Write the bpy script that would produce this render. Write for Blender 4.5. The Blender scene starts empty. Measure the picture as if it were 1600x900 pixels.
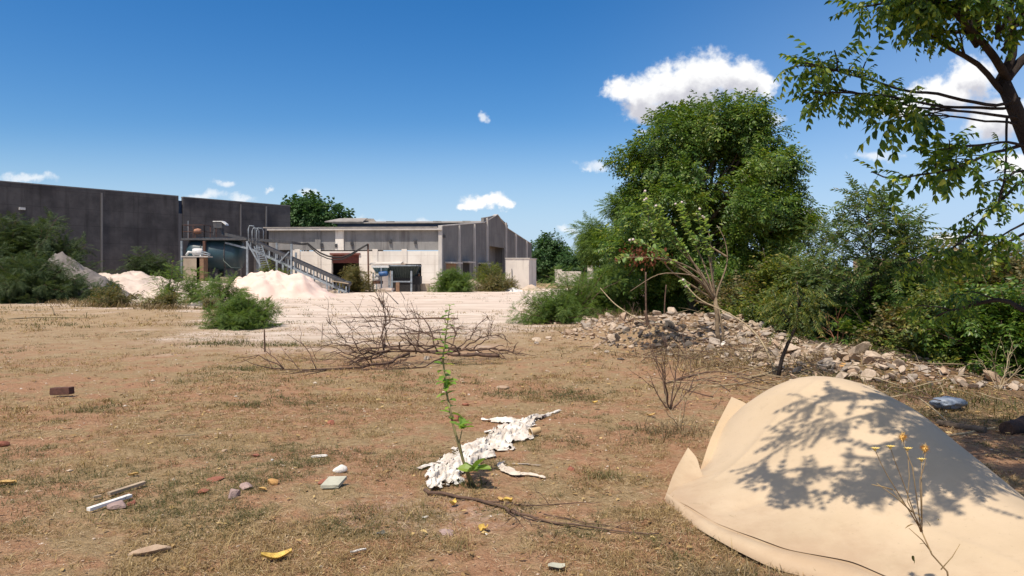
import bpy, math, random
import numpy as np
from mathutils import Vector

scene = bpy.context.scene
COL = scene.collection
PI = math.pi
F, H = 1142.0, 1.55            # pixel focal length at 1600 px width, eye height
HOR, CX = 430.0, 800.0

# ------------------------------------------------------------------ camera
cam = bpy.data.cameras.new("camera")
cam.sensor_width = 36.0
cam.lens = 36.0 * F / 1600.0
cam.shift_y = -20.0 / 1600.0
cam.clip_start, cam.clip_end = 0.05, 8000.0
camo = bpy.data.objects.new("camera", cam)
camo.location = (0, 0, H)
camo.rotation_euler = (math.radians(90), 0, 0)
COL.objects.link(camo)
scene.camera = camo

# ------------------------------------------------------------------ sun + exposure
SUN_EL = math.radians(62)
SAZ = np.array([-0.56, -0.83]); SAZ /= np.linalg.norm(SAZ)
S = np.array([SAZ[0] * math.cos(SUN_EL), SAZ[1] * math.cos(SUN_EL), math.sin(SUN_EL)])
sl = bpy.data.lights.new("sun", 'SUN')
sl.energy, sl.angle, sl.color = 4.5, math.radians(0.53), (1.0, 0.905, 0.77)
so = bpy.data.objects.new("sun", sl)
so.rotation_euler = Vector(S).to_track_quat('Z', 'Y').to_euler()
COL.objects.link(so)
scene.view_settings.view_transform = 'Standard'
scene.view_settings.look = 'None'
scene.view_settings.gamma = 1.0
scene.view_settings.use_curve_mapping = False
scene.view_settings.exposure = 0.17
scene.cycles.max_bounces = 6
scene.cycles.transparent_max_bounces = 6
scene.cycles.use_denoising = True

# ------------------------------------------------------------------ world: Nishita sky with procedural clouds
world = bpy.data.worlds.new("World")
scene.world = world
world.use_nodes = True
SKY_STRENGTH = 0.12


class NT:
    """small helper to write node trees"""
    def __init__(self, nt): self.nt = nt
    def n(self, t, ins=None, **props):
        nd = self.nt.nodes.new(t)
        for k, v in props.items(): setattr(nd, k, v)
        for k, v in (ins or {}).items():
            s = nd.inputs[k]
            if hasattr(v, 'links') and hasattr(v, 'is_output'): self.nt.links.new(v, s)
            else: s.default_value = v
        return nd
    def m(self, op, a, b=0.0, c=0.0, clamp=False):
        return self.n('ShaderNodeMath', {0: a, 1: b, 2: c}, operation=op, use_clamp=clamp).outputs[0]
    def v(self, op, a, b=(0, 0, 0)):
        nd = self.n('ShaderNodeVectorMath', {0: a, 1: b}, operation=op)
        return nd.outputs['Value'] if op in ('LENGTH', 'DOT_PRODUCT', 'DISTANCE') else nd.outputs[0]
    def mix(self, f, a, b, blend='MIX'):
        nd = self.n('ShaderNodeMix', data_type='RGBA', blend_type=blend)
        for i, val in ((0, f), (6, a), (7, b)):
            if hasattr(val, 'is_output'): self.nt.links.new(val, nd.inputs[i])
            else: nd.inputs[i].default_value = val if i == 0 else (*val, 1.0)[:4]
        return nd.outputs[2]
    def noise(self, vec, scale, detail=4, rough=0.55, dist=0.0, out=0):
        return self.n('ShaderNodeTexNoise', {'Vector': vec, 'Scale': scale, 'Detail': detail, 'Roughness': rough,
                                             'Distortion': dist}).outputs[out]
    def step(self, x, a, b):
        return self.n('ShaderNodeMapRange', {0: x, 1: a, 2: b, 3: 0.0, 4: 1.0}, interpolation_type='SMOOTHSTEP').outputs[0]
    def ramp(self, x, stops):
        nd = self.n('ShaderNodeValToRGB', {0: x})
        el = nd.color_ramp.elements
        while len(el) < len(stops): el.new(0.5)
        for e, (p, c) in zip(el, stops):
            e.position = p; e.color = (*c, 1.0)
        return nd.outputs[0]


CLOUDS_BIG = [(966, 140, 30, 22), (1000, 150, 38, 36), (1040, 138, 48, 40), (1085, 126, 46, 45), (1120, 118, 42, 40),
              (1158, 125, 44, 36), (1192, 132, 24, 22), (1010, 172, 32, 18), (1075, 160, 60, 22),
              (755, 314, 40, 13), (785, 321, 18, 9), (728, 320, 22, 7), (1470, 150, 70, 30), (1520, 125, 45, 35),
              (1560, 185, 60, 40), (1400, 170, 50, 22), (1258, 332, 18, 13), (1482, 376, 28, 10), (1590, 260, 40, 20)]
CLOUDS_THIN = [(1205, 182, 22, 13), (1372, 244, 36, 9), (926, 256, 24, 10), (753, 184, 9, 7), (882, 357, 20, 7),
               (480, 302, 17, 8), (380, 308, 17, 7), (322, 308, 36, 7), (351, 286, 15, 6), (42, 278, 46, 7),
               (1005, 206, 11, 6), (545, 343, 22, 5), (912, 262, 10, 6), (620, 352, 70, 7), (250, 318, 60, 8), (1010, 372, 40, 7), (-60, 300, 60, 12), (1700, 330, 90, 20), (420, 297, 8, 4)]


def cloud_group(name, ells):
    g = bpy.data.node_groups.new(name, 'ShaderNodeTree')
    g.interface.new_socket('Vector', in_out='INPUT', socket_type='NodeSocketVector')
    g.interface.new_socket('D', in_out='OUTPUT', socket_type='NodeSocketFloat')
    t = NT(g)
    vec = t.n('NodeGroupInput').outputs[0]
    d = None
    for (x, y, rx, ry) in ells:
        mp = t.n('ShaderNodeMapping', {'Vector': vec, 'Location': ((x - CX) / F, (HOR - y) / F, 0),
                                       'Scale': (rx / F, ry / F, 1)}, vector_type='TEXTURE').outputs[0]
        l = t.v('LENGTH', mp)
        d = l if d is None else t.m('SMOOTH_MIN', d, l, 0.25)
    o = t.n('NodeGroupOutput')
    g.links.new(d, o.inputs[0])
    return g


def build_world():
    nt = world.node_tree
    nt.nodes.clear()
    t = NT(nt)
    sky = t.n('ShaderNodeTexSky', sky_type='NISHITA')
    sky.sun_disc = False
    sky.sun_elevation = SUN_EL
    sky.sun_rotation = math.atan2(S[0], S[1])
    sky.altitude = 200.0
    sky.air_density, sky.dust_density, sky.ozone_density = 1.0, 0.6, 2.5
    dirv = t.n('ShaderNodeTexCoord').outputs['Generated']
    sp = t.n('ShaderNodeSeparateXYZ', {0: dirv})
    skyc = t.n('ShaderNodeHueSaturation', {'Hue': 0.505, 'Saturation': 1.42, 'Value': 0.96, 'Color': sky.outputs[0]}).outputs[0]
    y = t.m('MAXIMUM', sp.outputs[1], 0.03)
    u = t.m('DIVIDE', sp.outputs[0], y)
    v = t.m('DIVIDE', sp.outputs[2], y)
    q = t.n('ShaderNodeCombineXYZ', {0: u, 1: v, 2: 0.0}).outputs[0]
    w1 = t.n('ShaderNodeTexNoise', {'Vector': q, 'Scale': 22.0, 'Detail': 6.0, 'Roughness': 0.6})
    warp = t.v('SUBTRACT', w1.outputs['Color'], (0.5, 0.5, 0.5))
    warp = t.v('MULTIPLY', warp, (0.062, 0.045, 0.0))
    qw = t.v('ADD', q, warp)
    fine = t.m('SUBTRACT', t.noise(q, 60.0, 6, 0.62), 0.5)
    big, thin = cloud_group('cloud_heaps', CLOUDS_BIG), cloud_group('cloud_wisps', CLOUDS_THIN)
    def dens(vec, grp, lo, hi, amp):
        nd = t.n('ShaderNodeGroup', node_tree=grp)
        nt.links.new(vec, nd.inputs[0])
        d = t.m('MULTIPLY_ADD', fine, amp, nd.outputs[0])
        return t.step(d, hi, lo)
    d1 = dens(qw, big, 0.50, 1.12, 0.95)
    dsh = dens(t.v('ADD', qw, (-0.010, 0.026, 0)), big, 0.25, 0.95, 0.8)
    d2 = t.m('MULTIPLY', dens(qw, thin, 0.15, 1.35, 1.6), 0.66)
    a = t.m('MAXIMUM', d1, d2)
    a = t.m('MULTIPLY', a, t.step(sp.outputs[1], 0.05, 0.3))
    k = 0.93 / SKY_STRENGTH
    white = t.mix(dsh, (k, k, k), (k * 0.60, k * 0.60, k * 0.66))
    # thin whitish air low over the right-hand horizon
    skyc = t.mix(t.m('MULTIPLY', t.step(u, 0.0, 0.95), t.m('MULTIPLY', t.step(v, 0.62, 0.0), 0.85)), skyc, (3.6, 4.9, 7.0))
    skyc = t.mix(t.m('MULTIPLY', t.step(v, 0.22, 0.0), 0.85), skyc, (3.7, 5.0, 6.8))
    # unseen bright aureole added round the sun behind the viewer, warming shade fill
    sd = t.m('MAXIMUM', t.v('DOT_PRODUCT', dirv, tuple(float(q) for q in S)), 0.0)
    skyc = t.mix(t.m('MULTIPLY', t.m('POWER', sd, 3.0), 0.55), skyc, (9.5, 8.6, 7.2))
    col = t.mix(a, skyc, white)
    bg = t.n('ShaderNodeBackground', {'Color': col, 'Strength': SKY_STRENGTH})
    out = t.n('ShaderNodeOutputWorld')
    nt.links.new(bg.outputs[0], out.inputs[0])


build_world()

# ------------------------------------------------------------------ numpy helpers
RNG = np.random.default_rng(11)


def norm(a):
    a = np.asarray(a, float)
    return a / np.maximum(np.linalg.norm(a, axis=-1, keepdims=True), 1e-9)


def _hash(ix, iy, iz):
    h = (ix * 374761393 + iy * 668265263 + iz * 2147483647) & 0xFFFFFFFF
    h = ((h ^ (h >> 13)) * 1274126177) & 0xFFFFFFFF
    return ((h ^ (h >> 16)) & 0xFFFF) / 65535.0


def vnoise(p):
    """value noise in 0..1, p is (N,3)"""
    p = np.asarray(p, float)
    i = np.floor(p).astype(np.int64)
    f = p - i
    u = f * f * (3 - 2 * f)
    r = 0
    for dx in (0, 1):
        wx = u[:, 0] if dx else 1 - u[:, 0]
        for dy in (0, 1):
            wy = u[:, 1] if dy else 1 - u[:, 1]
            for dz in (0, 1):
                wz = u[:, 2] if dz else 1 - u[:, 2]
                r = r + wx * wy * wz * _hash(i[:, 0] + dx, i[:, 1] + dy, i[:, 2] + dz)
    return r


def fbm(p, octs=4, gain=0.5):
    p = np.asarray(p, float)
    s, a, tot = 0, 1.0, 0.0
    for k in range(octs):
        s = s + a * vnoise(p * 2.0 ** k + 17.3 * k)
        tot += a; a *= gain
    return s / tot


def fbm2(x, y, sc, octs=4):
    return fbm(np.stack([np.ravel(x) * sc, np.ravel(y) * sc, np.full(np.size(x), 0.37)], 1), octs).reshape(np.shape(x))


def sstep(x, a, b):
    t = np.clip((x - a) / (b - a), 0, 1)
    return t * t * (3 - 2 * t)


RUB = [  # rubble bank: centre x, y, radii, height
    (4.0, 18.5, 2.6, 3.6, 0.50), (5.9, 17.5, 2.0, 2.8, 0.26), (3.1, 16.2, 0.9, 1.3, 0.30), (5.2, 15.0, 1.7, 1.8, 0.16), (5.7, 12.4, 1.7, 1.6, 0.14), (6.7, 11.2, 1.7, 1.4, 0.12), (6.6, 13.6, 1.8, 1.5, 0.16),
    (3.4, 23.0, 1.4, 2.6, 0.16)]


def gh(x, y):
    """ground height"""
    x = np.asarray(x, float); y = np.asarray(y, float)
    r = np.hypot(x, y)
    z = (fbm2(x, y, 0.35, 3) - 0.5) * 0.10 + (fbm2(x + 40, y, 1.7, 3) - 0.5) * 0.045 * sstep(r, 60, 25)
    for (cx, cy, rx, ry, h) in RUB:
        d = np.hypot((x - cx) / rx, (y - cy) / ry)
        z = z + h * sstep(d, 1.15, 0.0)
    z = z + 0.5 * sstep(x, 12, 40) * sstep(y, 12, 40)
    return z


def gz(x, y): return float(gh(np.array([x]), np.array([y]))[0])


def P(px, py, Z): return np.array([(px - CX) / F * Z, Z, H - (py - HOR) / F * Z])


def G(px, py, dz=0.0):
    Z = F * H / (py - HOR)
    x = (px - CX) / F * Z
    return np.array([x, Z, gz(x, Z) + dz])


# ------------------------------------------------------------------ mesh builder
class MB:
    def __init__(self): self.v, self.f, self.n = [], [], 0
    def add(self, v, f, mi=0, smooth=False):
        v = np.asarray(v, float).reshape(-1, 3)
        if isinstance(f, np.ndarray): fs = [f]
        else:
            d = {}
            for q in f: d.setdefault(len(q), []).append(q)
            fs = [np.array(q, int) for q in d.values()]
        for q in fs: self.f.append((q + self.n, mi, smooth))
        self.v.append(v); self.n += len(v)
        return self
    def box(self, c, s, rz=0.0, mi=0, ax=None):
        """box centred at c, size s; ax: optional 3x3 rows = axes"""
        h = np.array(s, float) / 2
        k = np.array([(-1, -1, -1), (1, -1, -1), (1, 1, -1), (-1, 1, -1), (-1, -1, 1), (1, -1, 1), (1, 1, 1), (-1, 1, 1)]) * h
        if ax is None: ax = np.array([(math.cos(rz), math.sin(rz), 0), (-math.sin(rz), math.cos(rz), 0), (0, 0, 1)])
        return self.add(k @ np.asarray(ax) + np.asarray(c, float),
                        [(0, 3, 2, 1), (4, 5, 6, 7), (0, 1, 5, 4), (1, 2, 6, 5), (2, 3, 7, 6), (3, 0, 4, 7)], mi)
    def bar(self, a, b, w, h=None, mi=0):
        """square bar from a to b"""
        a, b = np.asarray(a, float), np.asarray(b, float)
        d = norm(b - a); up = np.array([0, 0, 1.0]) if abs(d[2]) < 0.95 else np.array([1.0, 0, 0])
        s = norm(np.cross(d, up)); u = np.cross(s, d)
        return self.box((a + b) / 2, (np.linalg.norm(b - a), w, h or w), ax=np.array([d, s, u]), mi=mi)
    def tube(self, pts, rad, n=6, mi=0, cap=True, smooth=True):
        pts = np.asarray(pts, float); m = len(pts)
        rad = np.broadcast_to(np.asarray(rad, float), (m,))
        t = norm(np.gradient(pts, axis=0))
        ref = np.array([0.31, 0.17, 0.93]) if abs(np.mean(t[:, 2])) < 0.8 else np.array([0.95, 0.25, 0.1])
        s = norm(np.cross(t, ref)); u = np.cross(s, t)
        a = np.arange(n) * 2 * PI / n
        ring = (np.cos(a)[None, :, None] * s[:, None] + np.sin(a)[None, :, None] * u[:, None]) * rad[:, None, None] + pts[:, None]
        i = np.arange(m - 1)[:, None] * n; j = np.arange(n)[None]; j2 = (j + 1) % n
        q = np.stack([i + j, i + j2, i + n + j2, i + n + j], -1).reshape(-1, 4)
        self.add(ring.reshape(-1, 3), q, mi, smooth)
        if cap:
            self.f.append((np.array([list(range(n))[::-1]]) + self.n - m * n, mi, False))
            self.f.append((np.array([list(range(n))]) + self.n - n, mi, False))
        return self
    def grid(self, g, mi=0, smooth=True, flip=False):
        a, b = g.shape[:2]
        i = np.arange(a - 1)[:, None] * b; j = np.arange(b - 1)[None]
        q = np.stack([i + j, i + j + 1, i + b + j + 1, i + b + j], -1).reshape(-1, 4)
        if flip: q = q[:, ::-1]
        return self.add(g.reshape(-1, 3), q, mi, smooth)
    def prism(self, poly, vec, mi=0):
        """planar polygon (3D points) extruded by vec"""
        p = np.asarray(poly, float); n = len(p)
        f = [tuple(range(n))[::-1], tuple(range(n, 2 * n))] + [(i, (i + 1) % n, n + (i + 1) % n, n + i) for i in range(n)]
        return self.add(np.concatenate([p, p + np.asarray(vec, float)]), f, mi)
    def lathe(self, c, prof, n=16, ax=(0, 0, 1), mi=0, smooth=True):
        """prof: (radius, height along ax)"""
        ax = norm(ax); ref = np.array([1.0, 0, 0]) if abs(ax[0]) < 0.9 else np.array([0, 1.0, 0])
        s = norm(np.cross(ax, ref)); u = np.cross(ax, s)
        a = np.arange(n + 1) * 2 * PI / n
        g = np.array([[np.asarray(c) + ax * h + r * (math.cos(t) * s + math.sin(t) * u) for t in a] for r, h in prof])
        return self.grid(g, mi, smooth)
    def build(self, name, mats, parent=None, loc=None):
        o0 = np.array(parent.matrix_basis.translation if parent else (loc if loc is not None else (0, 0, 0)), float)
        if parent is not None and parent.parent is not None: o0 = o0 + np.array(parent.parent.matrix_basis.translation)
        V = np.concatenate(self.v) - o0
        me = bpy.data.meshes.new(name)
        me.vertices.add(len(V)); me.vertices.foreach_set('co', V.astype(np.float32).ravel())
        tot = sum(len(q) for q, _, _ in self.f); nl = sum(q.size for q, _, _ in self.f)
        me.loops.add(nl); me.polygons.add(tot)
        me.loops.foreach_set('vertex_index', np.concatenate([q.ravel() for q, _, _ in self.f]).astype(np.int32))
        ls = np.concatenate([np.full(len(q), q.shape[1]) for q, _, _ in self.f])
        st = np.concatenate([[0], np.cumsum(ls)[:-1]])
        me.polygons.foreach_set('loop_start', st.astype(np.int32))
        me.polygons.foreach_set('material_index', np.concatenate([np.full(len(q), m) for q, m, _ in self.f]).astype(np.int32))
        me.polygons.foreach_set('use_smooth', np.concatenate([np.full(len(q), s) for q, _, s in self.f]))
        for m in (mats if isinstance(mats, (list, tuple)) else [mats]): me.materials.append(m)
        me.update(calc_edges=True); me.validate()
        o = bpy.data.objects.new(name, me); COL.objects.link(o)
        if parent is not None: o.parent = parent
        elif loc is not None: o.location = tuple(float(q) for q in loc)
        return o


def thing(name, label, cat, loc, group=None):
    o = bpy.data.objects.new(name, None); COL.objects.link(o)
    o.location = tuple(float(q) for q in loc); o.empty_display_size = 0.2
    return tag(o, label, cat, group)


def tag(o, label, cat, group=None):
    o['label'] = label; o['category'] = cat
    if group: o['group'] = group
    return o


def setting(o, kind='structure', label=None):
    o['kind'] = kind
    if label: o['label'] = label
    return o


# ------------------------------------------------------------------ materials
def new_mat(name):
    m = bpy.data.materials.new(name); m.use_nodes = True
    m.node_tree.nodes.clear()
    t = NT(m.node_tree)
    out = t.n('ShaderNodeOutputMaterial')
    b = t.n('ShaderNodeBsdfPrincipled')
    m.node_tree.links.new(b.outputs[0], out.inputs[0])
    return m, t, b, out


def link(t, a, b): t.nt.links.new(a, b)


def plain(name, c1, c2=None, scale=3.0, rough=0.8, bump=0.3, metal=0.0, stretch=(1, 1, 1), bscale=None, spec=0.3, detail=6):
    m, t, b, out = new_mat(name)
    c2 = c2 or tuple(x * 0.7 for x in c1)
    pos = t.n('ShaderNodeNewGeometry').outputs['Position']
    pos = t.v('MULTIPLY', pos, stretch)
    n = t.noise(pos, scale, detail, 0.62)
    link(t, t.mix(t.step(n, 0.36, 0.64), c1, c2), b.inputs['Base Color'])
    b.inputs['Roughness'].default_value = rough; b.inputs['Metallic'].default_value = metal
    b.inputs['Specular IOR Level'].default_value = spec
    if bump:
        bn = t.n('ShaderNodeBump', {'Strength': bump, 'Distance': 0.02, 'Height': t.noise(pos, bscale or scale * 6, 5, 0.65)})
        link(t, bn.outputs[0], b.inputs['Normal'])
    return m


def leafmat(name, stops, trans=0.35, rough=0.5, tcol=1.5):
    """per-leaf colour from the ramp, light passing through the blade"""
    m, t, b, out = new_mat(name)
    r = t.n('ShaderNodeNewGeometry').outputs['Random Per Island']
    c = t.ramp(r, stops)
    link(t, c, b.inputs['Base Color'])
    b.inputs['Roughness'].default_value = rough
    b.inputs['Specular IOR Level'].default_value = 0.35
    tr = t.n('ShaderNodeBsdfTranslucent', {'Color': t.mix(1.0, c, (tcol * 1.1, tcol, tcol * 0.45), 'MULTIPLY')})
    mx = t.n('ShaderNodeMixShader', {0: trans, 1: b.outputs[0], 2: tr.outputs[0]})
    link(t, mx.outputs[0], out.inputs[0])
    return m


def wallmat(name, c1, c2, stain, streak=0.6, rough=0.9, joints=None, spots=0.0):
    """weathered render / concrete with vertical water streaks"""
    m, t, b, out = new_mat(name)
    pos = t.n('ShaderNodeNewGeometry').outputs['Position']
    base = t.mix(t.step(t.noise(pos, 0.45, 6, 0.6), 0.35, 0.65), c1, c2)
    sk = t.noise(t.v('MULTIPLY', pos, (1.3, 1.3, 0.12)), 1.1, 6, 0.65)
    base = t.mix(t.m('MULTIPLY', t.step(sk, 0.48, 0.72), streak), base, stain)
    base = t.mix(t.m('MULTIPLY', t.step(t.noise(pos, 3.2, 5, 0.7), 0.55, 0.75), 0.35), base, stain)
    if joints:
        w = t.n('ShaderNodeSeparateXYZ', {0: pos}).outputs[2]
        j = t.m('PINGPONG', w, joints)
        base = t.mix(t.m('MULTIPLY', t.step(j, 0.035, 0.01), 0.4), base, stain)
    link(t, base, b.inputs['Base Color'])
    b.inputs['Roughness'].default_value = rough
    b.inputs['Specular IOR Level'].default_value = 0.2
    bn = t.n('ShaderNodeBump', {'Strength': 0.35, 'Distance': 0.03, 'Height': t.noise(pos, 6.0, 5, 0.65)})
    link(t, bn.outputs[0], b.inputs['Normal'])
    return m

# ------------------------------------------------------------------ ground
def ground_material():
    m, t, b, out = new_mat("dry_earth")
    pos = t.n('ShaderNodeNewGeometry').outputs['Position']
    n1 = t.noise(pos, 0.55, 6, 0.6)
    n2 = t.noise(pos, 2.6, 6, 0.65)
    n3 = t.noise(pos, 14.0, 5, 0.7)
    n4 = t.noise(pos, 70.0, 4, 0.7)
    red = t.mix(t.step(n3, 0.3, 0.7), (0.36, 0.188, 0.102), (0.475, 0.28, 0.168))
    tan = t.mix(t.step(n3, 0.3, 0.7), (0.29, 0.20, 0.10), (0.45, 0.325, 0.182))
    base = t.mix(t.step(t.m('MULTIPLY_ADD', n2, 0.6, t.m('MULTIPLY', n1, 0.6)), 0.53, 0.66), red, tan)
    base = t.mix(t.m('MULTIPLY', t.step(n4, 0.50, 0.70), 0.6), base, (0.155, 0.092, 0.052))
    base = t.mix(t.m('MULTIPLY', t.step(n4, 0.46, 0.30), 0.35), base, (0.52, 0.36, 0.24))
    s = t.n('ShaderNodeSeparateXYZ', {0: pos})
    # farther field: straw coloured
    far = t.step(t.m('MULTIPLY_ADD', n1, 6.0, s.outputs[1]), 11.0, 22.0)
    straw = t.mix(t.step(n2, 0.35, 0.65), (0.34, 0.235, 0.135), (0.45, 0.335, 0.21))
    base = t.mix(t.m('MULTIPLY', far, 0.8), base, straw)
    # pale powdery yard in front of the sheds
    def zone(cx, cy, rx, ry, lo=1.15, hi=0.75):
        q = t.v('DIVIDE', t.v('SUBTRACT', pos, (cx, cy, 0)), (rx, ry, 1e6))
        return t.step(t.m('MULTIPLY_ADD', t.m('SUBTRACT', n1, 0.5), 0.9, t.v('LENGTH', q)), lo, hi)
    z = t.m('MAXIMUM', zone(-8, 61, 30, 29), zone(-4.5, 33, 7.0, 17))
    z = t.m('MAXIMUM', z, zone(-2.0, 25.5, 3.0, 3.5, 1.2, 0.4))
    # the yard picks up pinkish ruts
    pale = t.mix(t.step(t.noise(t.v('MULTIPLY', pos, (0.25, 1.0, 1.0)), 1.1, 6, 0.65), 0.38, 0.66), (0.64, 0.515, 0.425), (0.80, 0.69, 0.59))
    pale = t.mix(t.m('MULTIPLY', t.step(t.noise(t.v('MULTIPLY', pos, (0.12, 1.0, 1.0)), 0.8, 5, 0.6), 0.52, 0.62), 0.45), pale, (0.38, 0.265, 0.185))
    base = t.mix(t.m('MULTIPLY', z, 0.92), base, pale)
    # whitish powder spilled on the soil in the near field
    pw = t.m('MULTIPLY', zone(-0.55, 4.75, 0.75, 0.42, 1.25, 0.5), t.step(n3, 0.40, 0.70))
    base = t.mix(t.m('MULTIPLY', pw, 0.4), base, (0.60, 0.46, 0.40))
    # darker soil colour under the scrub
    dark_soil = zone(8.6, 12.5, 5.2, 9.5, 1.15, 0.7)
    base = t.mix(t.m('MULTIPLY', dark_soil, 0.65), base, (0.16, 0.105, 0.065))
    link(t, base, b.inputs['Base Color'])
    b.inputs['Roughness'].default_value = 0.95
    b.inputs['Specular IOR Level'].default_value = 0.1
    hgt = t.m('MULTIPLY_ADD', n4, 0.5, n3)
    bn = t.n('ShaderNodeBump', {'Strength': 0.9, 'Distance': 0.055, 'Height': hgt})
    link(t, bn.outputs[0], b.inputs['Normal'])
    return m


def build_ground():
    rr = np.concatenate([0.7 * (30 / 0.7) ** (np.linspace(0, 1, 330)), 30 * (4000 / 30) ** (np.linspace(0, 1, 71)[1:])])
    front = np.radians(np.arange(-52, 52.01, 0.25))
    back = np.radians(np.arange(56, 305, 4.0))
    th = np.concatenate([front, back, [front[0] + 2 * PI]])
    R, T = np.meshgrid(rr, th, indexing='ij')
    X, Y = R * np.sin(T), R * np.cos(T)
    Z = gh(X, Y)
    near = sstep(R, 22, 9)
    Z = Z + near * ((fbm2(X, Y, 7.0, 3) - 0.5) * 0.035 + (fbm2(X, Y, 26.0, 2) - 0.5) * 0.012)
    g = np.stack([X, Y, Z], -1)
    mb = MB(); mb.grid(g, flip=False)
    c = np.array([[0, 0, gz(0, 0)]]); n0 = mb.n
    mb.add(c, [])
    k = len(th)
    mb.f.append((np.array([(n0, j + 1, j) for j in range(k - 1)]), 0, True))
    return setting(mb.build("ground", ground_material()))


build_ground()

# ------------------------------------------------------------------ building materials
M = {}
M['dark_wall'] = wallmat("soot_dark_concrete", (0.062, 0.058, 0.060), (0.112, 0.104, 0.103), (0.032, 0.030, 0.031), 0.55, joints=0.75)
M['dark_post'] = wallmat("dark_concrete_post", (0.21, 0.20, 0.195), (0.17, 0.16, 0.158), (0.11, 0.10, 0.10), 0.4)
M['gable'] = wallmat("grey_precast_concrete", (0.23, 0.22, 0.208), (0.18, 0.172, 0.165), (0.14, 0.13, 0.13), 0.75, joints=1.2)
M['upper'] = wallmat("grey_sheet_cladding", (0.30, 0.29, 0.28), (0.23, 0.225, 0.22), (0.13, 0.12, 0.12), 0.8)
M['white'] = wallmat("limewashed_wall", (0.80, 0.75, 0.68), (0.70, 0.64, 0.575), (0.46, 0.40, 0.34), 0.5, joints=0.45)
M['rimwhite'] = wallmat("pale_concrete_trim", (0.58, 0.54, 0.50), (0.46, 0.43, 0.40), (0.30, 0.28, 0.26), 0.4)
M['boxwhite'] = wallmat("stained_white_concrete", (0.70, 0.64, 0.57), (0.60, 0.545, 0.49), (0.38, 0.33, 0.285), 0.6)
M['roof'] = plain("old_cement_roof_sheet", (0.34, 0.31, 0.28), (0.24, 0.22, 0.20), 1.2, 0.9, 0.3)
M['blue'] = plain("dark_blue_sheet", (0.018, 0.035, 0.075), (0.012, 0.025, 0.055), 2.0, 0.4, 0.1)
M['void'] = plain("unlit_interior", (0.035, 0.030, 0.028), (0.02, 0.018, 0.017), 1.0, 0.9, 0.0)
M['shutter'] = plain("red_oxide_shutter", (0.20, 0.060, 0.045), (0.14, 0.045, 0.035), 3.0, 0.6, 0.3, stretch=(1, 1, 6))
M['brick'] = plain("brown_boarding", (0.26, 0.16, 0.10), (0.20, 0.12, 0.08), 4.0, 0.9, 0.3)
M['rust'] = plain("rusty_steel", (0.15, 0.075, 0.052), (0.09, 0.05, 0.04), 5.0, 0.8, 0.3)
M['steel'] = plain("grey_blue_painted_steel", (0.30, 0.34, 0.38), (0.20, 0.225, 0.25), 4.0, 0.5, 0.15)
M['darksteel'] = plain("dark_machine_steel", (0.060, 0.065, 0.075), (0.10, 0.095, 0.095), 4.0, 0.55, 0.2)
M['tank'] = plain("dark_teal_tank_paint", (0.030, 0.070, 0.088), (0.022, 0.050, 0.066), 1.0, 0.42, 0.1, spec=0.5)
M['teal'] = plain("pale_teal_paint", (0.20, 0.33, 0.36), (0.13, 0.23, 0.26), 3.0, 0.5, 0.15)
M['darkteal'] = plain("dark_green_painted_sheet", (0.040, 0.058, 0.058), (0.065, 0.085, 0.08), 3.0, 0.5, 0.15)
M['motorblue'] = plain("blue_motor_paint", (0.035, 0.11, 0.28), (0.03, 0.08, 0.2), 5.0, 0.4, 0.05)
M['whitepaint'] = plain("worn_white_paint", (0.72, 0.72, 0.70), (0.55, 0.54, 0.52), 6.0, 0.5, 0.1)
M['rubber'] = plain("black_rubber", (0.022, 0.022, 0.024), (0.035, 0.033, 0.032), 8.0, 0.7, 0.1)
M['wood'] = plain("weathered_plank", (0.46, 0.36, 0.25), (0.30, 0.23, 0.16), 3.0, 0.85, 0.3)
M['plinth'] = wallmat("dusty_brick_plinth", (0.45, 0.37, 0.28), (0.36, 0.29, 0.22), (0.22, 0.17, 0.13), 0.5)


def quadwall(mb, A, B, z0, z1, th, mi=0):
    """upright wall slab from A to B (xy), thickness th behind (to the left of A->B is behind)"""
    A, B = np.array(A[:2], float), np.array(B[:2], float)
    d = norm(B - A); nrm = np.array([-d[1], d[0]])
    p = [(*A, z0), (*B, z0), (*B, z1), (*A, z1)]
    return mb.prism(p, (*(nrm * th), 0), mi)


# ------------------------------------------------------------------ dark warehouse on the left
W0, W1 = np.array([-42.7, 61.0]), np.array([-25.0, 82.4])
WD = norm(W1 - W0); WN = np.array([-WD[1], WD[0]])       # WN points away from the viewer


def wall_at(px, A=W0, D=WD):
    k = (px - CX) / F
    return (k * A[1] - A[0]) / (D[0] - k * D[1])


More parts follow.
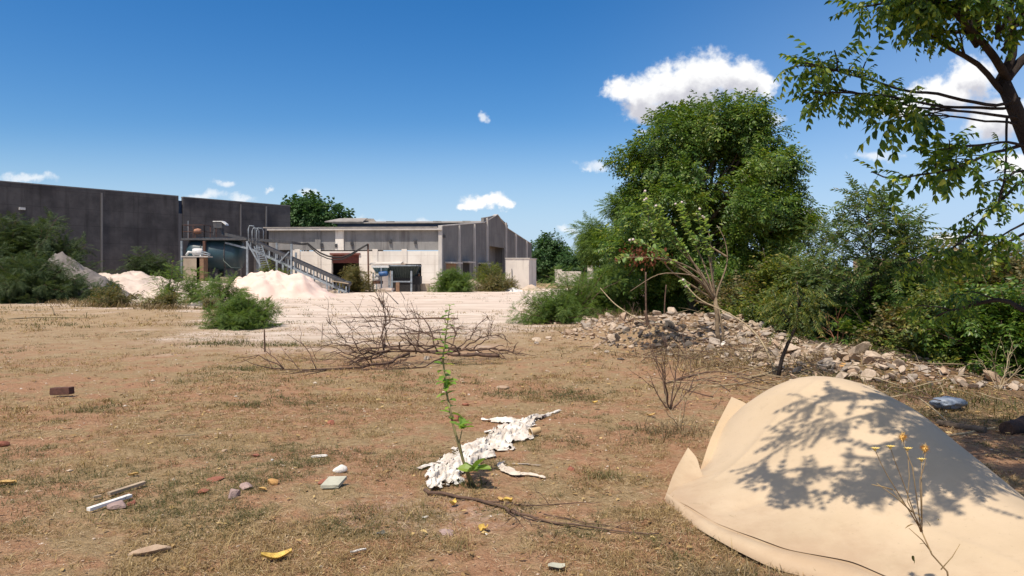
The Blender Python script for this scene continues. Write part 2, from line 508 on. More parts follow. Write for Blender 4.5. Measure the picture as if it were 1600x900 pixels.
def build_dark():
    zt = 9.35
    base = W0 - WD * 22
    t = thing("warehouse", "long dark soot grey concrete warehouse with thin pale joints, tallest wall in the yard", "warehouse", (*base, -0.2))
    s_gap0, s_gap1 = wall_at(279), wall_at(286)
    L = np.linalg.norm(W1 - W0)
    mb = MB()
    quadwall(mb, W0 - WD * 22, W0 + WD * s_gap0, -0.3, zt, 0.35)
    quadwall(mb, W0 + WD * s_gap1, W1, -0.3, zt - 0.05, 0.35)
    e = W1 + WN * 28; f = W0 - WD * 22 + WN * 28
    quadwall(mb, W1 + WN * 0.36, e, -0.3, zt - 0.05, 0.35)
    quadwall(mb, e - WD * 0.36, f, -0.3, zt - 0.05, 0.35)
    mb.build("wall", M['dark_wall'], t)
    # recessed strip in the gap: pale post below, blue sheet above
    g0, g1 = W0 + WD * s_gap0, W0 + WD * s_gap1
    mb = MB(); quadwall(mb, g0 + WN * 0.15, g1 + WN * 0.15, -0.3, 7.7, 0.3); mb.build("pillar", M['dark_post'], t)
    mb = MB(); quadwall(mb, g0 + WN * 0.25, g1 + WN * 0.25, 7.703, 9.0, 0.1); mb.build("sheet_panel", M['blue'], t)
    for px, w in ((159, .16), (376, .15), (416, .15), (64, .06)):
        if px == 64: continue
        s = wall_at(px)
        mb = MB(); quadwall(mb, W0 + WD * (s - w / 2) - WN * 0.06, W0 + WD * (s + w / 2) - WN * 0.06, -0.3, zt - 0.25, 0.055)
        mb.build("pilaster", M['dark_post'], t)
    # coping course
    mb = MB()
    quadwall(mb, W0 - WD * 22 - WN * 0.05, W0 + WD * s_gap0, zt + 0.003, zt + 0.10, 0.48)
    quadwall(mb, W0 + WD * s_gap1 - WN * 0.05, W1 - WN * 0.05, zt - 0.047, zt + 0.05, 0.48)
    mb.build("coping", M['dark_post'], t)
    # small vent box on the wall
    s = wall_at(34)
    c = W0 + WD * s - WN * 0.09
    mb = MB(); mb.box((*c, 1.55 + (HOR - 326) / F * c[1]), (0.45, 0.16, 0.2), math.atan2(WD[1], WD[0])); mb.build("wall_lamp", M['whitepaint'], t)
    mb = MB()
    for q in (0.2,):
        a, b2 = W0 - WD * 22 + WN * 0.4, W1 + WN * 0.4
        mb.prism([(*a, 8.6), (*b2, 8.6), (*(b2 + WN * 27.4), 8.6), (*(a + WN * 27.4), 8.6)], (0, 0, 0.15))
    mb.build("roof", M['roof'], t)
    # low dark doorway half hidden by a bush
    s0, s1 = wall_at(199), wall_at(224)
    mb = MB(); quadwall(mb, W0 + WD * s0 - WN * 0.03, W0 + WD * s1 - WN * 0.03, -0.2, 3.3, 0.025); mb.build("door_opening", M['void'], t)
    # porch slab at the right end of the wall
    s0 = wall_at(424); A = W0 + WD * s0
    return t


build_dark()

# ------------------------------------------------------------------ gabled shed
C0 = np.array([-7.4, 77.0])
FD = norm(np.array([-1.0, 0.05]))       # along the white front, to the left
GD = norm(np.array([11.6, 49.0]))       # along the grey gable, away
GL = 50.4
EAVE, SH1, SH2, PEAK = 6.54, 8.1, 8.75, 9.65


def ab(a, b, z=None):
    p = C0 + FD * a + GD * b
    return p if z is None else np.array([p[0], p[1], z])


def a_at(px):
    k = (px - CX) / F
    return (k * C0[1] - C0[0]) / (FD[0] - k * FD[1])


def b_at(px):
    k = (px - CX) / F
    return (k * C0[1] - C0[0]) / (GD[0] - k * GD[1])


FN = np.array([FD[1], -FD[0]]); FN = FN if FN[1] < 0 else -FN     # outward normal of the front
GN = np.array([GD[1], -GD[0]]); GN = GN if GN[0] > 0 else -GN     # outward normal of the gable


def fslab(mb, a0, a1, z0, z1, d0, d1, mi=0):
    """slab on the front between a0..a1, from d0 to d1 out of the wall plane"""
    p = [(*(ab(a, 0) + FN * d0), z) for a, z in ((a0, z0), (a1, z0), (a1, z1), (a0, z1))]
    return mb.prism(p, (*(FN * (d1 - d0)), 0), mi)


def gslab(mb, b0, b1, z0, z1, d0, d1, mi=0, zt=None):
    zt = zt or (z1, z1)
    p = [(*(ab(0, b) + GN * d0), z) for b, z in ((b0, z0), (b1, z0), (b1, zt[1]), (b0, zt[0]))]
    return mb.prism(p, (*(GN * (d1 - d0)), 0), mi)


def zf(py, a):      # height on the front wall for an image row
    return H + (HOR - py) / F * ab(a, 0)[1]


def zg(py, b):
    return H + (HOR - py) / F * ab(0, b)[1]


def build_shed():
    t = thing("factory_shed", "white fronted industrial shed with grey stepped gable and long roof monitor", "factory shed", (*C0, 0.0))
    AL = a_at(420)
    b1, bp, b2, b3 = 0.335 * GL, 0.465 * GL, 0.58 * GL, 0.92 * GL
    # grey upper wall
    mb = MB()
    fslab(mb, 0, AL, 4.2, EAVE - 0.25, -0.3, 0.0)
    mb.build("upper_wall", M['upper'], t)
    # openings in the lower white wall
    o1 = (a_at(519), a_at(562)); o2 = (a_at(633), a_at(659)); o3 = (a_at(583), a_at(631))
    zo1, zo2 = zf(398, 11), zf(412.5, 3)
    ztop = zf(392.5, 5)
    mb = MB()
    AE = a_at(462)
    segs = [(0.32, o2[1], -.3, ztop), (o2[1], o2[0], zo2, ztop), (o2[0], o1[1], -.3, ztop), (o1[1], o1[0], zo1, ztop), (o1[0], AE, -.3, ztop)]
    for a0, a1, z0, z1 in segs: fslab(mb, a0, a1, z0, z1, -0.3, 0.25)
    fslab(mb, AE, AL, -.3, 4.2, -0.3, 0.0)
    mb.build("lower_wall", M['white'], t)
    for px in (466, 498.5, 587, 632.5):
        a = a_at(px); mb = MB(); fslab(mb, a - .28, a + .28, zf(412 if px > 600 else 455, a) if px == 632.5 else -.2, ztop + 0.22, 0.252, 0.34); mb.build("pilaster", M['white'], t)
    a = a_at(531); mb = MB(); fslab(mb, a - .45, a + .45, 4.2, EAVE - .26, 0.003, 0.14); mb.build("column", M['white'], t)
    for px in (497,):
        a = a_at(px); mb = MB(); fslab(mb, a - .3, a + .3, 4.2, EAVE - .26, 0.003, 0.12); mb.build("column", M['upper'], t)
    # corner post
    mb = MB(); fslab(mb, -0.05, 0.32, -.3, EAVE + .15, -0.3, 0.3); mb.build("corner_post", M['rimwhite'], t)
    # interiors behind the openings
    mb = MB()
    for (x0, x1, zt) in ((o1[1], o1[0], zo1), (o2[1], o2[0], zo2)):
        fslab(mb, x0 - 1.5, x1 + 1.5, -.2, zt + 1, -4.5, -4.4)
        fslab(mb, x0 - 1.5, x0 - 1.4, -.2, zt + 1, -4.4, -.302)
        fslab(mb, x1 + 1.4, x1 + 1.5, -.2, zt + 1, -4.4, -.302)
        fslab(mb, x0 - 1.4, x1 + 1.4, zt + .9, zt + 1, -4.4, -.302)
    mb.build("interior", M['void'], t)
    # half-raised red shutter with slats
    mb = MB(); zb = zf(411, 11)
    k = 9
    for i in range(k):
        z0 = zb + (zo1 - zb) * i / k; z1 = zb + (zo1 - zb) * (i + 0.9) / k
        fslab(mb, o1[1] + .02, o1[0] - .02, z0, z1, -0.12, -0.05)
    sh = mb.build("shutter", M['shutter'], t)
    mb = MB(); fslab(mb, o1[1] - .15, o1[0] + .15, zo1 + .003, zo1 + .16, 0.252, 0.40); mb.build("door_hood", M['shutter'], t)
    # awning slab over the loading bay
    mb = MB()
    p0, p1 = ab(o3[1], 0), ab(o3[0], 0)
    zl, zr = zf(411, 5), zf(410, 5)
    mb.prism([(*(p0 + FN * .26), zr), (*(p1 + FN * .26), zl), (*(p1 + FN * 1.6), zl - .22), (*(p0 + FN * 1.6), zr - .22)], (0, 0, .12))
    mb.build("awning", M['rimwhite'], t)
    # wall lamps and brackets on the upper wall
    for px, py in ((503, 383), (550, 380), (649, 378), (526, 384), (610, 377)):
        a = a_at(px); z = zf(py, a)
        mb = MB(); fslab(mb, a - .13, a + .13, z - .2, z + .2, 0.003, 0.22); mb.bar((*(ab(a, 0) + FN * .15), z), (*(ab(a, 0) + FN * .5), z + .1), .06)
        mb.build("wall_lamp", M['darksteel'], t)
    a = a_at(690); b = 0.6
    mb = MB(); mb.box((*(ab(0, b) + GN * .15), zg(369, b)), (.25, .3, .3)); mb.build("wall_lamp", M['darksteel'], t)
    # eave gutter / fascia
    mb = MB(); fslab(mb, -.1, AL, EAVE - .25, EAVE - .02, 0.0, 0.55); mb.build("fascia", M['rimwhite'], t)
    # roof slopes
    mb = MB()
    AR = 31; RB, MB_, MP = 7.5, 8.2, 8.85
    def slope(a0, a1, bA, zA, bB, zB, th=.12, over=0.0):
        mb.prism([ab(a0, bA - over, zA - over * .1), ab(a1, bA - over, zA - over * .1), ab(a1, bB, zB), ab(a0, bB, zB)], (0, 0, th))
    k3 = 3.0; z3 = EAVE - .02 + (RB - EAVE + .02) * (k3 + .6) / (b1 + .6)
    slope(0.3, AL + .3, -.6, EAVE - .02, k3, z3)
    slope(0.3, AR, k3, z3, b1, RB)
    slope(0.3, AR, b2, RB, b3, EAVE)
    slope(19, AR, b1, RB, b2, RB)
    mb.build("roof", M['roof'], t)
    # roof monitor: blue clerestory and its own roof
    aM = 19.0
    mb = MB()
    mb.prism([ab(0.3, b1 + .05, RB + .1), ab(aM, b1 + .05, RB + .1), ab(aM, b1 + .05, MB_ + .02), ab(0.3, b1 + .05, MB_ + .02)], (*(GD * .15), 0))
    mb.prism([ab(aM, b1 + .2, RB + .1), ab(aM, b2, RB + .1), ab(aM, b2, MB_), ab(aM, bp, MP - .05), ab(aM, b1 + .2, MB_)], (*(FD * .15), 0))
    mb.build("clerestory", M['blue'], t)
    mb = MB()
    slope(0.3, aM + .6, b1 - .4, MB_ - .0, bp, MP)
    slope(0.3, aM + .6, bp, MP, b2 + .6, MB_)
    mb.build("monitor_roof", M['roof'], t)
    # uneven broken ridge sheets on the far end
    mb = MB()
    mb.prism([ab(15.5, b1 - .5, MB_ + .16), ab(20.5, b1 - .5, MB_ + .16), ab(20, b1 + 2.5, MB_ + .75), ab(16.2, b1 + 2.5, MB_ + .8)], (0, 0, .12))
    mb.build("ridge_sheet", M['roof'], t); mb = MB()
    mb.prism([ab(15, b1 + 2.6, MB_ + .3), ab(20, b1 + 2.6, MB_ + .3), ab(19.5, b1 + 2.7, MB_ + .95), ab(15.5, b1 + 2.7, MB_ + .85)], (*(GD * .1), 0))
    mb.build("ridge_sheet", M['roof'], t)
    for a in (2.5, 6.3, 12.4):
        mb = MB(); mb.box(ab(a, b1 + .6, MB_ + .25), (1.0, .5, .18)); mb.build("ridge_cap", M['roof'], t)
    # gable wall: outline with the tall recess cut out as separate slabs
    r0, r1 = b_at(765), b_at(788)
    zr = zg(386, (r0 + r1) / 2)
    mb = MB()
    def topz(b):
        if b < b1: return EAVE + (SH1 - EAVE) * b / b1 + .15
        if b <= bp: return SH2 + (PEAK - SH2) * (b - b1) / (bp - b1) + .12
        if b <= b2: return PEAK + (SH2 - PEAK) * (b - bp) / (b2 - bp) + .12
        return SH1 + (EAVE - SH1) * (b - b2) / (b3 - b2) + .15
    gslab(mb, 0.0, b1 - .4, -.3, 0, -.35, 0, zt=(topz(0), topz(b1 - .41)))
    gslab(mb, b1 - .4, r0, -.3, 0, -.35, 0, zt=(SH2 + .12, topz(r0)))
    gslab(mb, r0, bp, zr, 0, -.35, 0, zt=(topz(r0), topz(bp)))
    gslab(mb, bp, r1, zr, 0, -.35, 0, zt=(topz(bp), topz(r1)))
    gslab(mb, r1, b2 + .3, -.3, 0, -.35, 0, zt=(topz(r1), SH2 + .05))
    gslab(mb, b2 + .3, b3, -.3, 0, -.35, 0, zt=(topz(b2 + .31), topz(b3)))
    mb.build("gable_wall", M['gable'], t)
    mb = MB(); gslab(mb, r0 - .3, r1 + .3, -.3, zr + .3, -1.4, -1.3); gslab(mb, r0 - .3, r0 - .2, -.3, zr + .3, -1.3, -.352); gslab(mb, r1 + .2, r1 + .3, -.3, zr + .3, -1.3, -.352)
    gslab(mb, r0 - .2, r1 + .2, zr + .2, zr + .3, -1.3, -.352)
    mb.build("recess", M['dark_post'], t)
    for px in (716, 740, 760, 789.5, 805, 822):
        b = b_at(px); w = .22 + .012 * b
        mb = MB(); gslab(mb, b - w / 2, b + w / 2, -.2, 0, .003, .22, zt=(topz(b - w / 2) - .05, topz(b + w / 2) - .05)); mb.build("pilaster", M['rimwhite'], t)
    # coping along the gable top
    mb = MB()
    for (bA, bB) in ((0, b1 - .42), (b1 - .4, bp), (bp, b2 + .28), (b2 + .32, b3)):
        zA, zB = topz(bA + .001) + .003, topz(bB - .001) + .003
        if bB > b2: pass
        p = [(*(ab(0, b) + GN * .08), z) for b, z in ((bA, zA), (bB, zB), (bB, zB + .1), (bA, zA + .1))]
        mb.prism(p, (*(-GN * .5), 0))
    mb.build("coping", M['rimwhite'], t)
    # window / door openings with hoods in the gable
    for (x0, x1, yt, yb, mm, nm) in ((697, 712, 412, 424, 'brick', 'window'), (723.5, 733, 411, 448, 'void', 'door'), (748, 758, 413, 424, 'void', 'window')):
        bA, bB = b_at(x0), b_at(x1)
        z0, z1 = zg(yb, (bA + bB) / 2), zg(yt, (bA + bB) / 2)
        mb = MB(); gslab(mb, bA, bB, max(z0, 0), z1, .002, .05); w = mb.build(nm, M[mm], t)
        mb = MB(); gslab(mb, bA - .3, bB + .3, z1 + .02, z1 + .18, .003, .75); mb.build("hood", M['rimwhite'], w)
    return t


shed = build_shed()

# pale concrete service block beside the gable
def build_block():
    z = 3.45
    A, B = np.array([-.74, 84.0]), np.array([1.95, 84.1])
    t = thing("service_block", "small tall windowless white concrete block beside the grey gable", "outbuilding", (*A, 0))
    C, D = B + np.array([.95, 3.4]), A + np.array([.95, 3.4])
    mb = MB(); mb.prism([(*A, -.2), (*B, -.2), (*C, -.2), (*D, -.2)], (0, 0, z + .2)); mb.build("wall", M['boxwhite'], t)
    mb = MB(); mb.prism([(*(A + (-.08, -.08)), z + .003), (*(B + (.08, -.08)), z + .003), (*(C + (.1, .08)), z + .003), (*(D + (-.08, .08)), z + .003)], (0, 0, .09)); mb.build("roof_slab", M['rimwhite'], t)
    mb = MB(); mb.tube([(-.02, 83.93, 0), (0.0, 83.93, 1.2), (-.03, 83.93, 2.3)], .04); mb.build("drain_pipe", M['darksteel'], t)


build_block()

# ruined concrete walls far behind the thin mesquite
def build_ruin():
    t = thing("ruined_wall", "broken pale concrete wall stub and pier behind the thin mesquite sapling", "ruin", (11.0, 108, 0))
    Zr = 108.0
    mb = MB()
    def blk(x0, x1, y0, y1, th=.5):
        a, b = P(x0, y1, Zr), P(x1, y0, Zr)
        mb.box(((a[0] + b[0]) / 2, Zr, (a[2] + b[2]) / 2), (b[0] - a[0], th, b[2] - a[2]))
    blk(867, 878, 421, 448); blk(878, 908, 424, 448, .4); mb.build("wall", M['boxwhite'], t)
    mb = MB(); blk(918, 926.5, 414, 449, .9); mb.build("pier", M['boxwhite'], t)


build_ruin()

# low brown wall of the plot far at the right
def build_far_wall():
    mb = MB()
    mb.prism([(28, 60, -.5), (28.4, 60.3, -.5), (75, 48.3, -.5), (74.6, 48, -.5)], (0, 0, 3.4))
    o = mb.build("boundary_wall", plain("brown_earth_wall", (.26, .19, .13), (.20, .15, .10), .6, .95, .4), loc=(28, 60, -.5))
    tag(o, "low brown earthen boundary wall showing above the scrub at the right edge", "wall")


build_far_wall()

# ------------------------------------------------------------------ heaps
def heap(name, label, cat, c, rx, ry, h, mat, seed=0, rough=0.12, p=1.25, rot=0.0, nr=34, na=90, sharp=3.0):
    """a tipped heap: rounded top, straight flanks, irregular foot"""
    rng = np.random.default_rng(seed)
    r = np.linspace(0, 1, nr)[:, None]; a = np.linspace(0, 2 * PI, na)[None]
    ph = rng.uniform(0, 6, 4)
    foot = 1 + .12 * np.sin(2 * a + ph[0]) + .08 * np.sin(3 * a + ph[1]) + .05 * np.sin(5 * a + ph[2])
    X = np.cos(a) * r * rx * foot; Y = np.sin(a) * r * ry * foot
    ca, sa = math.cos(rot), math.sin(rot)
    X, Y = X * ca - Y * sa, X * sa + Y * ca
    Z = h * (1 - r ** p) * (1 + 0 * a)
    nz = (fbm2(X + seed * 7, Y, .9, 4) - .5) * rough * h * 3 + (fbm2(X - seed * 3, Y, sharp, 3) - .5) * rough * h
    Z = Z + nz * np.minimum(1, (1 - r) * 4) - .06
    mb = MB(); mb.grid(np.stack([X + c[0], Y + c[1], Z + gz(*c[:2])], -1), flip=False)
    o = mb.build(name, mat, loc=(c[0], c[1], gz(*c[:2])))
    return tag(o, label, cat)


M['pinksand'] = plain("pink_quarry_sand", (0.70, 0.515, 0.43), (0.76, 0.60, 0.51), .9, .95, .5, bscale=9)
M['palesand'] = plain("pale_rubble_sand", (0.64, 0.53, 0.45), (0.48, 0.39, 0.33), 1.2, .95, .8, bscale=5)
M['greygravel'] = plain("grey_gravel", (0.15, 0.13, 0.12), (0.22, 0.195, 0.18), 2.2, .95, .9, bscale=7)
M['spoil'] = plain("tan_spoil", (0.48, 0.375, 0.28), (0.57, 0.46, 0.36), 1.5, .95, .8, bscale=6)

heap("sand_heap", "large pink sand heap in front of the conveyor", "sand heap", (-17.0, 51.5), 4.1, 4.0, 2.1, M['pinksand'], 3, .2, p=1.35, sharp=2.2)
heap("lime_heap", "long pale whitish spoil heap below the dark warehouse wall", "spoil heap", (-28.0, 53.0), 7.6, 3.6, 1.75, M['palesand'], 5, .2, 1.6)
heap("lime_heap", "low pale heap between the blue tank and the pink sand", "spoil heap", (-21.6, 51.0), 4.8, 2.8, 1.2, M['palesand'], 8, .2, 1.6)
heap("gravel_heap", "tall grey gravel heap beside the dark bush on the left", "gravel heap", (-28.3, 46.0), 4.6, 3.6, 2.75, M['greygravel'], 9, .12, 1.15)
heap("gravel_heap", "small grey pebbly mound by the leafy mesquite bush", "gravel heap", (-15.4, 37.5), 1.5, 1.1, .42, M['greygravel'], 10, .2)
heap("spoil_heap", "sharp tan spoil heap at the foot of the gable shrubs", "spoil heap", (-3.9, 71.0), 1.5, 1.2, 1.25, M['spoil'], 12, .18)
heap("spoil_heap", "lower tan spoil heap right of the round green shrub", "spoil heap", (-5.4, 68.5), 1.3, 1.0, .75, M['spoil'], 13, .18)
heap("spoil_heap", "pale spoil heap at the corner of the white block", "spoil heap", (1.9, 74.0), 1.5, 1.2, .75, M['spoil'], 14, .2)
heap("spoil_heap", "flat white lime spill beside the white block", "spoil heap", (.1, 70.0), 1.3, .8, .42, plain("white_lime", (.82, .78, .74), (.74, .69, .64), 2, .95, .4), 15, .12)
for (x, y, s, h, lab) in ((4.8, 62, 1.6, .55, "pale rubble heap under the thin mesquite sapling"), (7.0, 64, 1.8, .6, "pale rubble heap near the grey pier of the ruin")):
    heap("rubble_heap", lab, "rubble heap", (x, y), s, s * .7, h, M['palesand'], int(x * 3), .3, 1.1)

# ------------------------------------------------------------------ tank, platform, conveyor
ZT = 65.5


def build_tank():
    c = P(338, 398, ZT)
    t = thing("storage_tank", "dark teal horizontal steel tank with domed ends under the platform", "tank", (c[0], c[1], 0))
    prof = [(0.02, -2.45), (.7, -2.4), (1.2, -2.2), (1.45, -1.9), (1.52, -1.6), (1.52, 1.6), (1.45, 1.9), (1.2, 2.2), (.7, 2.4), (0.02, 2.45)]
    mb = MB(); mb.lathe(c, prof, 28, ax=(1, .15, 0)); mb.build("shell", M['tank'], t)
    mb = MB()
    for s in (-1.0, 1.0): mb.lathe(c, [(1.525, s - .05), (1.56, s - .05), (1.56, s + .05), (1.525, s + .05)], 28, ax=(1, .15, 0))
    mb.build("band", M['darksteel'], t)
    for s in (-1.3, 0.1, 1.35):
        mb = MB(); mb.box((c[0] + s, c[1] + s * .15, 1.0), (.75, 1.9, 2.3)); mb.build("saddle", M['darksteel'], t)
    e = c + np.array([.9, -1.2, -.3])
    mb = MB(); mb.tube([e + (0, .3, .3), e + (.4, -.4, -.3), e + (1.1, -.5, -.9), e + (2.0, -.5, -.9)], .05); mb.build("pipe", M['darkteal'], t)


build_tank()


def railing(mb, pts, h, r=.025, step=.9):
    for a, b in zip(pts[:-1], pts[1:]):
        a, b = np.array(a, float), np.array(b, float)
        n = max(1, int(np.linalg.norm(b - a) / step))
        for i in range(n + 1):
            q = a + (b - a) * i / n; mb.bar(q, q + (0, 0, h), r * 2)
        for k in (.5, 1.0): mb.bar(a + (0, 0, h * k), b + (0, 0, h * k), r * 1.6)


def build_platform():
    A = P(284, 372, ZT - 1.6); B = P(386, 379, ZT - 1.6)
    t = thing("steel_platform", "rusty steel platform with a railing above the teal tank", "platform", (A[0], A[1], 0))
    zt = A[2]
    mb = MB(); mb.box(((A[0] + B[0]) / 2, A[1] + 1.3, zt - .09), (B[0] - A[0], 2.8, .18)); mb.build("deck", M['darksteel'], t)
    mb = MB(); x1 = P(319, 0, ZT - 1.6)[0]
    railing(mb, [(A[0] + .05, A[1] + 2.6, zt), (A[0] + .05, A[1], zt), (x1, A[1], zt), (x1, A[1] + 2.6, zt)], 1.15)
    mb.build("railing", M['rust'], t)
    for px, m_, w in ((284, 'steel', .16), (319.5, 'rust', .22), (386.5, 'steel', .16)):
        p = P(px, 400, ZT - 1.62)
        mb = MB(); mb.bar((p[0], p[1], -.1), (p[0], p[1], zt - .25), w); mb.build("post", M[m_], t)
        mb = MB(); mb.bar((p[0], p[1] + 2.6, -.1), (p[0], p[1] + 2.6, zt - .25), w); mb.build("post", M[m_], t)
    p = P(294, 345, ZT - .2)
    mb = MB(); mb.bar((p[0], p[1], zt), (p[0], p[1], p[2]), .05); mb.build("pole", M['steel'], t)
    # ladder down from the deck
    mb = MB(); a = P(403, 384, ZT - 1.9); b = P(417, 427, ZT - 2.6)
    s = np.array([.3, 0.1, .05])
    mb.bar(a - s, b - s, .05); mb.bar(a + s, b + s, .05)
    for i in range(1, 13):
        q = a + (b - a) * i / 13; mb.bar(q - s, q + s, .04, .06)
    mb.build("ladder", M['steel'], t)
    mb = MB(); a = P(387, 380, ZT - 2.0); b = P(414, 428, ZT - 2.0); mb.bar(a, b, .12); mb.build("brace", M['steel'], t)


build_platform()


def build_drum():
    p = P(309, 361.5, ZT - .6)
    mb = MB(); mb.lathe(p, [(.02, -.3), (.2, -.28), (.27, 0), (.2, .28), (.02, .3)], 14, ax=(1, 0, 0))
    tag(mb.build("metal_drum", plain("orange_rust_drum", (.36, .18, .11), (.26, .13, .09), 4, .7, .2), loc=p), "orange rusty drum lying on the platform deck", "drum")
    p = P(342, 352, ZT - 1)
    t = thing("drive_motor", "dark drive motor box with a white lid on top of the conveyor head", "motor", (p[0], p[1], P(0, 368, ZT - 1)[2]))
    mb = MB(); mb.box(p + (0, 0, .0), (.75, .6, .5)); mb.bar(p + (-.35, 0, -.25), p + (-.45, 0, -.85), .1); mb.bar(p + (.1, 0, -.25), p + (.35, 0, -.9), .12); mb.bar(p + (.3, 0.2, -.25), p + (.3, 0.2, -.85), .1); mb.build("casing", M['darksteel'], t)
    mb = MB(); mb.prism([p + (-.4, -.35, .28), p + (.35, -.35, .28), p + (.75, -.35, -.03), p + (.72, -.35, .1), p + (.4, -.35, .36), p + (-.4, -.35, .36)], (0, .7, 0)); mb.build("lid", M['whitepaint'], t)


build_drum()


def build_pump():
    p = P(304, 395, ZT - 3.4)
    b0 = P(306, 416, ZT - 3.4)
    t = thing("brick_plinth", "dusty brown brick plinth under the white pump", "plinth", (b0[0], b0[1], 0))
    zt = P(0, 402, ZT - 3.4)[2]
    for px, w, mm in ((299, 1.4, 'plinth'), (312.5, .6, 'brick')):
        q = P(px, 410, ZT - 3.4)
        mb = MB(); mb.box((q[0], q[1] + .45, zt / 2 - .1), (w, .9, zt + .2)); mb.build("brick_base", M[mm], t)
    mb = MB(); mb.box((b0[0] - .1, b0[1] + .45, zt + .055), (2.3, 1.0, .1)); mb.build("slab", M['rimwhite'], t)
    t = thing("pump", "white pump with pipes standing on the brick plinth", "pump", (p[0], p[1], zt + .11))
    z = zt + .11
    mb = MB(); mb.lathe((p[0] + .1, p[1] + .4, z + .34), [(.02, -.42), (.28, -.4), (.33, -.3), (.33, .3), (.25, .4), (.02, .42)], 14, ax=(1, .2, 0))
    for s in (-.25, .3): mb.box((p[0] + .1 + s, p[1] + .4, z + .06), (.12, .4, .12))
    mb.build("body", M['whitepaint'], t)
    mb = MB(); mb.tube([(p[0] - .3, p[1] + .3, z + .3), (p[0] - .6, p[1] + .2, z + .35), (p[0] - .8, p[1] + .2, z + .05)], .11); mb.build("pipe", M['whitepaint'], t)
    mb = MB(); mb.tube([(p[0] + .45, p[1] + .3, z + .35), (p[0] + .9, p[1] + .1, z + .3), (p[0] + 1.3, p[1] + .1, z + .15)], .06); mb.tube([(p[0] + .45, p[1] + .2, z + .2), (p[0] + 1.3, p[1] + .0, z + .05)], .05); mb.build("outlet_pipe", M['steel'], t)
    q = P(335, 421, ZT - 3.0)
    mb = MB(); mb.box((q[0] + 1.0, q[1], .6), (.75, .7, 1.6)); tag(mb.build("concrete_block", M['plinth'], loc=(q[0] + 1.0, q[1], 0)), "pale square concrete footing at the right end of the tank", "block")


build_pump()


def build_conveyor():
    ZA, ZB = ZT - 1.2, ZT - 3.5
    A = P(352, 366, ZA); Bp = P(392, 376, ZA - .3); E = P(541, 443, ZB)
    t = thing("belt_conveyor", "long inclined belt conveyor running down from the tank platform to the ground", "conveyor", (A[0], A[1], 0))
    off = np.array([0, 1.1, 0])
    def rails(d, w, h):
        mb = MB()
        for o in (np.zeros(3), off):
            mb.bar(A + o + (0, 0, d), Bp + o + (0, 0, d), w, h); mb.bar(Bp + o + (0, 0, d), E + o + (0, 0, d), w, h)
        return mb
    rails(0, .12, .26).build("side_rail", M['darksteel'], t)
    mb = rails(-.75, .1, .16)
    L = np.linalg.norm(E - Bp); n = 15
    for i in range(n + 1):
        q = Bp + (E - Bp) * i / n
        for o in (np.zeros(3), off): mb.bar(q + o + (0, 0, -.75), q + o + (0, 0, -.05), .10)
    mb.build("truss", M['steel'], t)
    mb = MB()
    g = np.array([[A + (0, .08, .16), A + (0, .55, .06), A + (0, 1.02, .16)], [Bp + (0, .08, .16), Bp + (0, .55, .06), Bp + (0, 1.02, .16)], [E + (0, .08, .16), E + (0, .55, .06), E + (0, 1.02, .16)]])
    mb.grid(g); mb.grid(g - (0, 0, .05), flip=True); mb.build("belt", M['rubber'], t)
    for i in range(17):
        q = Bp + (E - Bp) * (i + .5) / 17
        mb = MB(); mb.lathe(q + (0, .08, .03), [(.01, 0), (.075, 0), (.075, .94), (.01, .94)], 8, ax=(0, 1, 0)); mb.build("roller", M['rust'], t)
    for px in (444, 457):
        s = (px - 392) / (541 - 392); q = Bp + (E - Bp) * s
        top = q[2] + (.6 if px == 457 else -.7)
        for o in (np.array([0, -.12, 0]), off + (0, .12, 0)):
            mb = MB(); mb.bar((q[0], q[1] + o[1], -.1), (q[0], q[1] + o[1], top), .15); mb.build("leg", M['steel'], t)
    for px in (487, 512, 530):
        s = (px - 392) / (541 - 392); q = Bp + (E - Bp) * s
        for o in (np.array([0, -.02, 0]), off + (0, .02, 0)):
            mb = MB(); mb.bar((q[0], q[1] + o[1], -.1), (q[0], q[1] + o[1], q[2] - .7), .12); mb.build("leg", M['steel'], t)
    s = (440 - 392) / (541 - 392); q = Bp + (E - Bp) * s
    mb = MB(); mb.bar(q + (-.1, -.15, -.7), q + (.75, -.15, .2), .1); mb.build("brace", M['steel'], t)
    # hoops near the head
    mb = MB()
    for px in (388, 394, 401):
        q = P(px, 377, ZA - .6); hgt = 1.35 if px == 388 else 1.15
        mb.tube([q, q + (0, 0, hgt * .8), q + (.1, 0, hgt), q + (.35, 0.3, hgt), q + (.45, .4, hgt * .8), q + (.45, .4, .0)], .045, 5)
    mb.build("guard_hoop", M['steel'], t)
    # tail pulley
    mb = MB(); mb.lathe(E + (0, -.05, -.02), [(.01, 0), (.22, 0), (.22, 1.2), (.01, 1.2)], 12, ax=(0, 1, 0)); mb.build("pulley", M['darksteel'], t)


build_conveyor()


def build_canopy():
    # flat dark lean-to between warehouse and shed, behind the conveyor
    Zc = 71.0
    a, b = P(396, 376, Zc), P(456, 383, Zc)
    t = thing("lean_to", "dark flat roofed lean-to behind the upper conveyor", "shelter", (b[0], b[1], 0))
    mb = MB(); mb.prism([a, P(456, 381, Zc), P(456, 381, Zc) + (0, 3, 0), a + (0, 3, 0)], (0, 0, .25)); mb.build("roof", M['darksteel'], t)
    for px in (404, 432, 455):
        q = P(px, 383, Zc)
        mb = MB(); mb.bar((q[0], q[1] + .1, -.1), (q[0], q[1] + .1, P(0, 376 + (px - 396) * .083, Zc)[2]), .18); mb.build("post", M['steel'], t)
    mb = MB(); q0, q1 = P(397, 383, Zc + 2.8), P(455, 430, Zc + 2.8); mb.box(((q0[0] + q1[0]) / 2, Zc + 2.8, 2.0), (q1[0] - q0[0], .1, 4.2)); mb.build("back_panel", M['dark_wall'], t)


build_canopy()

